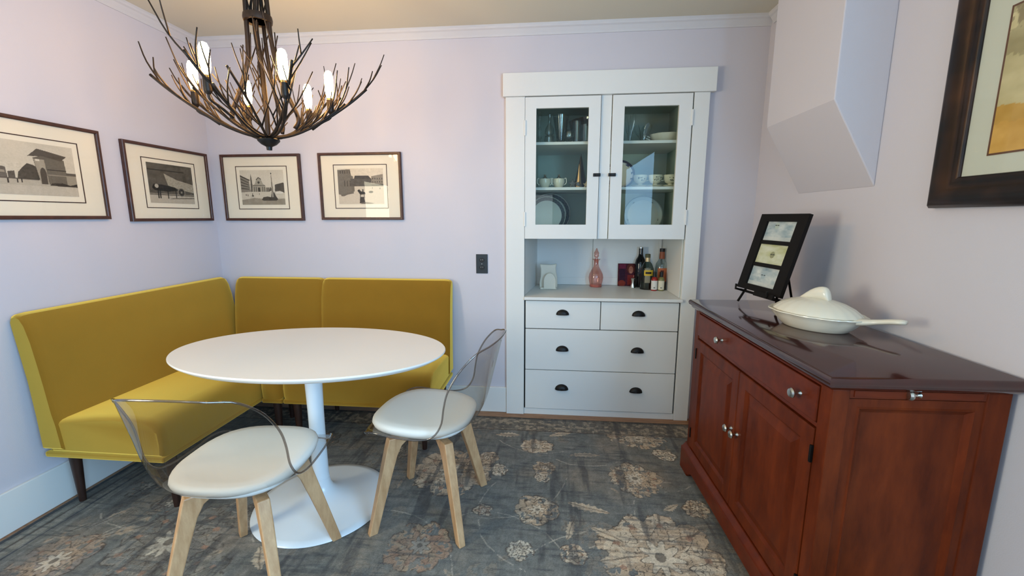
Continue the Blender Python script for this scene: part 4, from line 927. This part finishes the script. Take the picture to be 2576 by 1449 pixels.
# plinth with bracket feet
def plinth_poly(L0, L1, foot=.10, H=.118, ht=.045):
    P_ = [(L0, 0), (L0+foot, 0), (L0+foot+.004, .016), (L0+foot+.022, .020), (L0+foot+.034, .034), (L0+foot+.06, ht)]
    P_ += [(L1-foot-.06, ht), (L1-foot-.034, .034), (L1-foot-.022, .020), (L1-foot-.004, .016), (L1-foot, 0), (L1, 0), (L1, H-.02), (L1-.0, H), (L0, H)]
    return P_
bm = bmesh.new(); prism(bm, plinth_poly(C0-.020, C1+.020), B0-.022, B0+.006, 'x'); bm_obj('plinth', bm, M_cherryH, sb, bevel=.004)
bm = bmesh.new(); prism(bm, plinth_poly(B0-.020, B1), C0-.022, C0+.006, 'y'); bm_obj('plinth', bm, M_cherryH, sb, bevel=.004)
bm = bmesh.new(); prism(bm, plinth_poly(B0-.020, B1), C1-.006, C1+.022, 'y'); bm_obj('plinth', bm, M_cherryH, sb, bevel=.004)
bm = bmesh.new()
prism(bm, [(B0-.018, .118), (B0-.010, .128), (B0-.002, .136), (B0-.002, .142), (B0+.012, .142), (B0+.012, .118)], C0-.014, C1+.014, 'y'); bm_obj('plinth_moulding', bm, M_cherryH, sb)
def knob(parent, x, y, z, d=(-1, 0, 0), loc=True):
    k = lathe('knob', [(0, 0), (.008, 0), (.0075, .002), (.005, .005), (.0045, .014), (.007, .018), (.0145, .022), (.0155, .026), (.012, .031), (0, .033)], M_knob, parent, 24)
    k.rotation_euler = (0, rad(-90), 0) if d[0] else (rad(90), 0, 0); k.location = (x, y, z); return k
# drawer
dr = box('drawer', B0-.004, B0+.015, C0+.050, C1-.050, .738, .844, M_cherryH, sb, bevel=.003)
knob(dr, B0-.004, .135+.02, .792); knob(dr, B0-.004, LY-.30, .792); dr.children[1].location.y = .70
knob(e_, .245, C0-.001, .866-.020)
# doors with raised panels
def cab_door(y0, y1, z0, z1, ky, hy):
    bm = bmesh.new(); xf = B0-.004
    def rg(ins, x): return [bm.verts.new((x, y0+ins, z0+ins)), bm.verts.new((x, y1-ins, z0+ins)), bm.verts.new((x, y1-ins, z1-ins)), bm.verts.new((x, y0+ins, z1-ins))]
    RR = [rg(0, xf+.018), rg(0, xf+.003), rg(.003, xf), rg(.052, xf), rg(.055, xf+.004), rg(.062, xf+.009), rg(.066, xf+.009), rg(.092, xf+.002), rg(.096, xf+.001)]
    for A, B in zip(RR, RR[1:]):
        for k in range(4): bm.faces.new((A[k], A[(k+1) % 4], B[(k+1) % 4], B[k]))
    bm.faces.new(RR[0]); bm.faces.new(RR[-1]); d = bm_obj('door', bm, M_cherry, sb)
    knob(d, xf, ky, .47)
    for z in (z0+.075, z1-.075): boxes('hinge', [(xf-.004, xf+.004, hy-.004, hy+.004, z-.026, z+.026)], M_hinge, d, bevel=.001)
mid = LY/2
cab_door(C0+.050, mid-.002, .150, .718, mid-.026, C0+.049); cab_door(mid+.002, C1-.050, .150, .718, mid+.026, C1-.049)

# ------------------------------------------------------------------ easel frame on the sideboard
ef = empty('tabletop_easel', (.899, 2.10, .9005), 'small black tabletop easel holding the three-window picture frame, on the sideboard', 'easel')
ang = math.atan2(-.989, .148)   # along the bottom edge of the frame
D_ = Vector((.148, -.989, 0)); Bk = Vector((.989, .148, 0)); Z_ = Vector((0, 0, 1)); til = rad(15); Up = Z_*cos(til)+Bk*sin(til); Nf = -Bk*cos(til)+Z_*sin(til)
O_ = Vector((.895, 2.12, .972))     # bottom-left corner of the picture frame (front face)
loc = lambda p: Vector(p)-Vector(ef.location)
def E(u, v, d=0): return O_+D_*u+Up*v+Nf*d
bm = bmesh.new()
for u0 in (.045, .245):
    s = 1 if u0 > .1 else -1
    top_ = E(.151, .30, -.022); foot_ = E(u0+s*.035, 0, -.012); foot_.z = .9045; foot_ += -Bk*.012
    atube(bm, [loc(foot_), loc(top_)], .0055, .0045, 8)
    k_ = E(u0, 0, .0); atube(bm, [loc(E(u0+s*.012, -.010, -.02)), loc(E(u0+s*.012, -.010, .030)), loc(E(u0+s*.012, .012, .033))], .005, .005, 8)
bm_obj('front_legs', bm, M_eaself, ef)
bm = bmesh.new(); a_, b_2 = loc(E(.0, -.010, -.018)), loc(E(.303, -.010, -.018)); atube(bm, [a_, b_2], .006, .006, 8)
abx = [E(.17, -.016, .004), E(.285, -.016, .004)]
bm_obj('ledge_bar', bm, M_eaself, ef)
bm = bmesh.new(); vs = []
for u in (.165, .292):
    vs.append([bm.verts.new(loc(E(u, v, d))) for v, d in ((-.018, -.01), (-.018, .026), (.004, .026), (.004, .020), (-.008, .016), (-.008, -.01))])
for k in range(6): bm.faces.new((vs[0][k], vs[0][(k+1) % 6], vs[1][(k+1) % 6], vs[1][k]))
bm.faces.new(vs[0]); bm.faces.new(vs[1]); bm_obj('ledge', bm, M_eaself, ef)
hp = E(.151, .26, -.022); fp = Vector((1.150, hp.y+.14, .9045)); tube('rear_leg', [loc(hp), loc(fp)], .005, .0055, M_eaself, ef, 8)
pf = empty('framed_cards', O_, 'black picture frame with three watercolour cards, standing on the tabletop easel', 'framed picture')
lo2 = lambda p: Vector(p)-O_
Wf, Hf = .303, .355; gu0, gu1 = .055, .248; rows = [(.235-.0, .322), (.131, .218), (.028, .114)]
bm = bmesh.new()
def pbox(bm, u0, u1, v0, v1, d0, d1):
    v = [bm.verts.new(lo2(E(u, v, d))) for d in (d0, d1) for u, v in ((u0, v0), (u1, v0), (u1, v1), (u0, v1))]
    for f in ((0, 3, 2, 1), (4, 5, 6, 7), (0, 1, 5, 4), (1, 2, 6, 5), (2, 3, 7, 6), (3, 0, 4, 7)): bm.faces.new([v[i] for i in f])
pbox(bm, 0, gu0, 0, Hf, -.010, .006); pbox(bm, gu1, Wf, 0, Hf, -.010, .006)
pbox(bm, gu0, gu1, .322, Hf, -.010, .006); pbox(bm, gu0, gu1, .218, .235, -.010, .003); pbox(bm, gu0, gu1, .114, .131, -.010, .003); pbox(bm, gu0, gu1, 0, .028, -.010, .006)
pbox(bm, gu0, gu1, .028, .322, -.010, -.006)
bm_obj('frame', bm, M_eaself, pf)
for q, (v0, v1) in enumerate(rows):
    cv = Cv(96, 46, (168, 182, 186), 2.2) if q != 1 else Cv(96, 46, (190, 194, 160), 2.2)
    n = vnoise(cv.U, cv.V, 4, 4, 500+q*9, 4)
    if q != 1: cv.C += ((np.clip((n-.5)*3.2, -1, 1))[..., None])*np.array([38, 30, 22.]); cv.fill(cv.V < .22, (204, 206, 200), .5)
    else: cv.C += ((np.clip((n-.5)*3, -1, 1))[..., None])*np.array([16, 16, 30.])
    cx, cy = ((.34, .78), (.52, .48), (.46, .56))[q]
    cv.fill(np.hypot((cv.U-cx)*2.2, cv.V-cy) < .17, ((176, 190, 180), (140, 142, 112), (160, 178, 184))[q], .9)
    cv.rect(cx-.075, cy-.0, cx-.01, cy+.05, (58, 66, 66)); cv.rect(cx+.005, cy-.0, cx+.07, cy+.05, (58, 66, 66))
    us = np.linspace(gu0, gu1, 96); vs_ = np.linspace(v0, v1, 46); o0 = np.array(lo2(E(0, 0, -.004))); du = np.array(D_); dv = np.array(Up)
    grid_obj('watercolour_card', us, vs_, cv.lin(), lambda a, b: o0[None]+np.outer(a, du)+np.outer(b, dv), M_vcol, pf)

# ------------------------------------------------------------------ covered dish on the sideboard
dd = empty('covered_dish', (.970, 1.632, .9005), 'cream ceramic lidded oval dish with a long side handle, on the sideboard', 'dish', math.atan2(-.268, .157))
def rimw(a, r, z): return 1+(.035*abs(sin(5.5*a)) if z > .035 else .0)
lathe('body', [(0, 0), (.68, 0), (.73, .004), (.84, .020), (.94, .040), (1.0, .052), (1.05, .056), (1.045, .060), (.97, .058), (.6, .03), (0, .02)], M_china, dd, 88, sx=.150, sy=.112, wob=rimw)
def lidw(a, r, z): return 1+.010*sin(22*a)*(1 if r > .2 else 0)
lathe('lid', [(.95, .056), (.97, .060), (.93, .068), (.80, .083), (.60, .097), (.36, .107), (.14, .111), (0, .112)], M_china, dd, 88, sx=.150, sy=.112, wob=lidw)
bm = bmesh.new(); L_ = []
for k, (x, w2, z0_, z1_) in enumerate(((-.068, .003, .098, .102), (-.050, .012, .098, .116), (-.024, .016, .102, .142), (.004, .019, .104, .155), (.026, .021, .103, .157), (.038, .020, .100, .146), (.046, .012, .098, .108))):
    L_.append([bm.verts.new((x, -w2, z0_)), bm.verts.new((x, -w2*.75, z1_-.004)), bm.verts.new((x, 0, z1_)), bm.verts.new((x, w2*.75, z1_-.004)), bm.verts.new((x, w2, z0_))])
for A, B in zip(L_, L_[1:]):
    for k in range(4): bm.faces.new((A[k], A[k+1], B[k+1], B[k]))
    bm.faces.new((A[4], A[0], B[0], B[4]))
bm.faces.new(L_[0]); bm.faces.new(L_[-1]); bm_obj('lid_handle', bm, M_china, dd, smooth=True, sub=1)
bm = bmesh.new()
H_ = []
for x, w2, z, th in ((.120, .040, .050, .012), (.150, .034, .052, .012), (.168, .018, .055, .011), (.196, .013, .063, .009), (.228, .014, .071, .009), (.252, .016, .075, .009), (.266, .011, .076, .007)):
    H_.append([bm.verts.new((x, w2*cos(2*pi*k/10), z+th*sin(2*pi*k/10))) for k in range(10)])
for A, B in zip(H_, H_[1:]):
    for k in range(10): bm.faces.new((A[k], A[(k+1) % 10], B[(k+1) % 10], B[k]))
bm.faces.new(H_[0]); bm.faces.new(H_[-1]); bm_obj('side_handle', bm, M_china, dd, smooth=True)

# ------------------------------------------------------------------ chandelier
CX, CY = -1.150, 1.705
cd = empty('chandelier', (CX, CY, 0), 'dark bronze branch chandelier with six lit bulbs, hanging above the oval table', 'chandelier')
cd['category'] = 'chandelier'
lathe('finial', [(0, 1.572), (.010, 1.572), (.011, 1.584), (.013, 1.586), (.028, 1.594), (.040, 1.606), (.042, 1.612), (.038, 1.616), (.015, 1.618), (0, 1.618)], M_black, cd, 32)
lathe('hub_ring', [(.035, 2.052), (.050, 2.050), (.052, 2.062), (.050, 2.074), (.035, 2.072), (.033, 2.062), (.035, 2.052)], M_bronze, cd, 32)
lathe('ceiling_canopy', [(0, ZC-.04), (.05, ZC-.036), (.062, ZC-.014), (.065, ZC-.001), (0, ZC-.001)], M_bronze, cd, 32)
R_ = random.Random(5)
def pol(r, a, z): return Vector((r*cos(a), r*sin(a), z))
bowl = [(.010, 1.620), (.08, 1.630), (.16, 1.658), (.235, 1.700), (.30, 1.742), (.355, 1.782), (.405, 1.824)]
def bowl_pts(a, s=1.0, dz=0, bend=0, upto=1.0):
    k = max(3, int(round(len(bowl)*upto))); out = []
    for i, (r, z) in enumerate(bowl[:k]):
        out.append(pol(r*s, a+bend*(r/.45)**1.5, z+dz*(r/.45)))
    return out
def twigs(bm, pts, n, r0, R_, spread=.9, lo=.25, rise=(.25, .95), ln=(.07, .16)):
    for _ in range(n):
        t = R_.uniform(lo, .97); P_ = spline(pts, 40); i = min(39, int(t*40)); p = P_[i]; d = (P_[i+1]-P_[i-1]).normalized()
        out = Vector((d.y, -d.x, 0)); out = out.normalized() if out.length > 1e-4 else Vector((1, 0, 0))
        s = R_.choice((-1, 1)); L_ = R_.uniform(*ln)
        v = (d*R_.uniform(.5, 1)+out*s*R_.uniform(.2, spread)+Vector((0, 0, R_.uniform(*rise)))).normalized()
        m = p+v*L_*.5+d*L_*.08; e = p+v*L_+Vector((0, 0, L_*R_.uniform(.02, .28)))
        atube(bm, [p, m, e], r0, r0*.62, 5, 6)
        if R_.random() < .55:
            q = p.lerp(m, .9); v2 = (v+out*s*-R_.uniform(.3, .8)+Vector((0, 0, .25))).normalized(); atube(bm, [q, q+v2*L_*.4, q+v2*L_*.62+Vector((0, 0, .01))], r0*.8, r0*.5, 5, 5)
A0 = rad(19.5)
arms = [A0+k*pi/3 for k in range(6)]
for k, a in enumerate(arms):
    bend = R_.uniform(-.12, .12); s = R_.uniform(.90, .98)*(.86 if sin(a) < -.5 else 1)
    pts = bowl_pts(a+.10, s, R_.uniform(-.01, .03), bend)
    bm = bmesh.new(); atube(bm, pts, .0070, .0052, 7, 20)
    twigs(bm, pts, 6, .0036, R_, ln=(.08, .19))
    # fork that carries the socket
    p = pol(.165, a+.08, 1.662); atube(bm, [p, pol(.205, a+.02, 1.69), pol(.238, a, 1.708), pol(.243, a, 1.728)], .0052, .005, 7, 10)
    bm_obj('branch_arm', bm, M_bronze, cd, smooth=True)
    c = pol(.243, a, 0)
    so = lathe('lamp_socket', [(0, 1.724), (.006, 1.724), (.012, 1.732), (.0135, 1.736), (.0135, 1.778), (0, 1.778)], M_bronze, cd, 18, c)
    bb = lathe('bulb', [(0, 1.786), (.0100, 1.786), (.0135, 1.799), (.0165, 1.815), (.0172, 1.850), (.0160, 1.876), (.0110, 1.889), (0, 1.894)], M_bulb, cd, 20, c)
    lathe('bulb_collar', [(0, 1.777), (.0115, 1.777), (.0115, 1.786), (0, 1.7865)], M_bulbcap, cd, 18, c)
for k in range(10):
    a = A0+rad(30)+k*2*pi/10+R_.uniform(-.13, .13)
    pts = bowl_pts(a, R_.uniform(.76, .98)*(.85 if sin(a) < -.4 else 1), R_.uniform(-.05, .02), R_.uniform(-.35, .35), R_.choice((.72, .86, 1, 1)))
    bm = bmesh.new(); atube(bm, pts, .0058, .0042, 6, 18); twigs(bm, pts, 5, .0033, R_, ln=(.08, .20)); bm_obj('branch', bm, M_bronze, cd, smooth=True)
# stems: rise from the bowl through the hub ring to the ceiling
st = [(rad(200), [(.10, 1.80-.14), (.125, 1.70), (.085, 1.80), (.050, 1.90), (.042, 1.98), (.040, 2.06), (.034, 2.2), (.012, ZC-.03)], .0085),
      (rad(10), [(.11, 1.655), (.125, 1.70), (.075, 1.82), (.052, 1.92), (.042, 2.0), (.040, 2.06), (.034, 2.2), (.012, ZC-.03)], .0085),
      (rad(95), [(.10, 1.655), (.11, 1.70), (.070, 1.82), (.050, 1.92), (.042, 2.0), (.040, 2.06), (.034, 2.2), (.012, ZC-.03)], .0075)]
for a, L_, r in st:
    pts = [pol(rr, a+.25*(z-1.9), z) for rr, z in L_]
    bm = bmesh.new(); atube(bm, pts, r, r, 8, 30); twigs(bm, pts, 6, .0036, R_, spread=1.2, lo=.12, rise=(.5, 1.1), ln=(.08, .17)); bm_obj('stem', bm, M_bronze, cd, smooth=True)
pts = [(0, 0, 1.615), (.004, -.004, 1.75), (-.006, .004, 1.90), (-.012, 0, 2.03), (-.004, .006, 2.15), (0, 0, ZC-.03)]
bm = bmesh.new(); atube(bm, pts, .0095, .0110, 8, 30); twigs(bm, [Vector(p) for p in pts], 12, .0034, R_, spread=1.1, lo=.08, rise=(.5, 1.1), ln=(.07, .17)); bm_obj('stem', bm, M_bronze, cd, smooth=True)
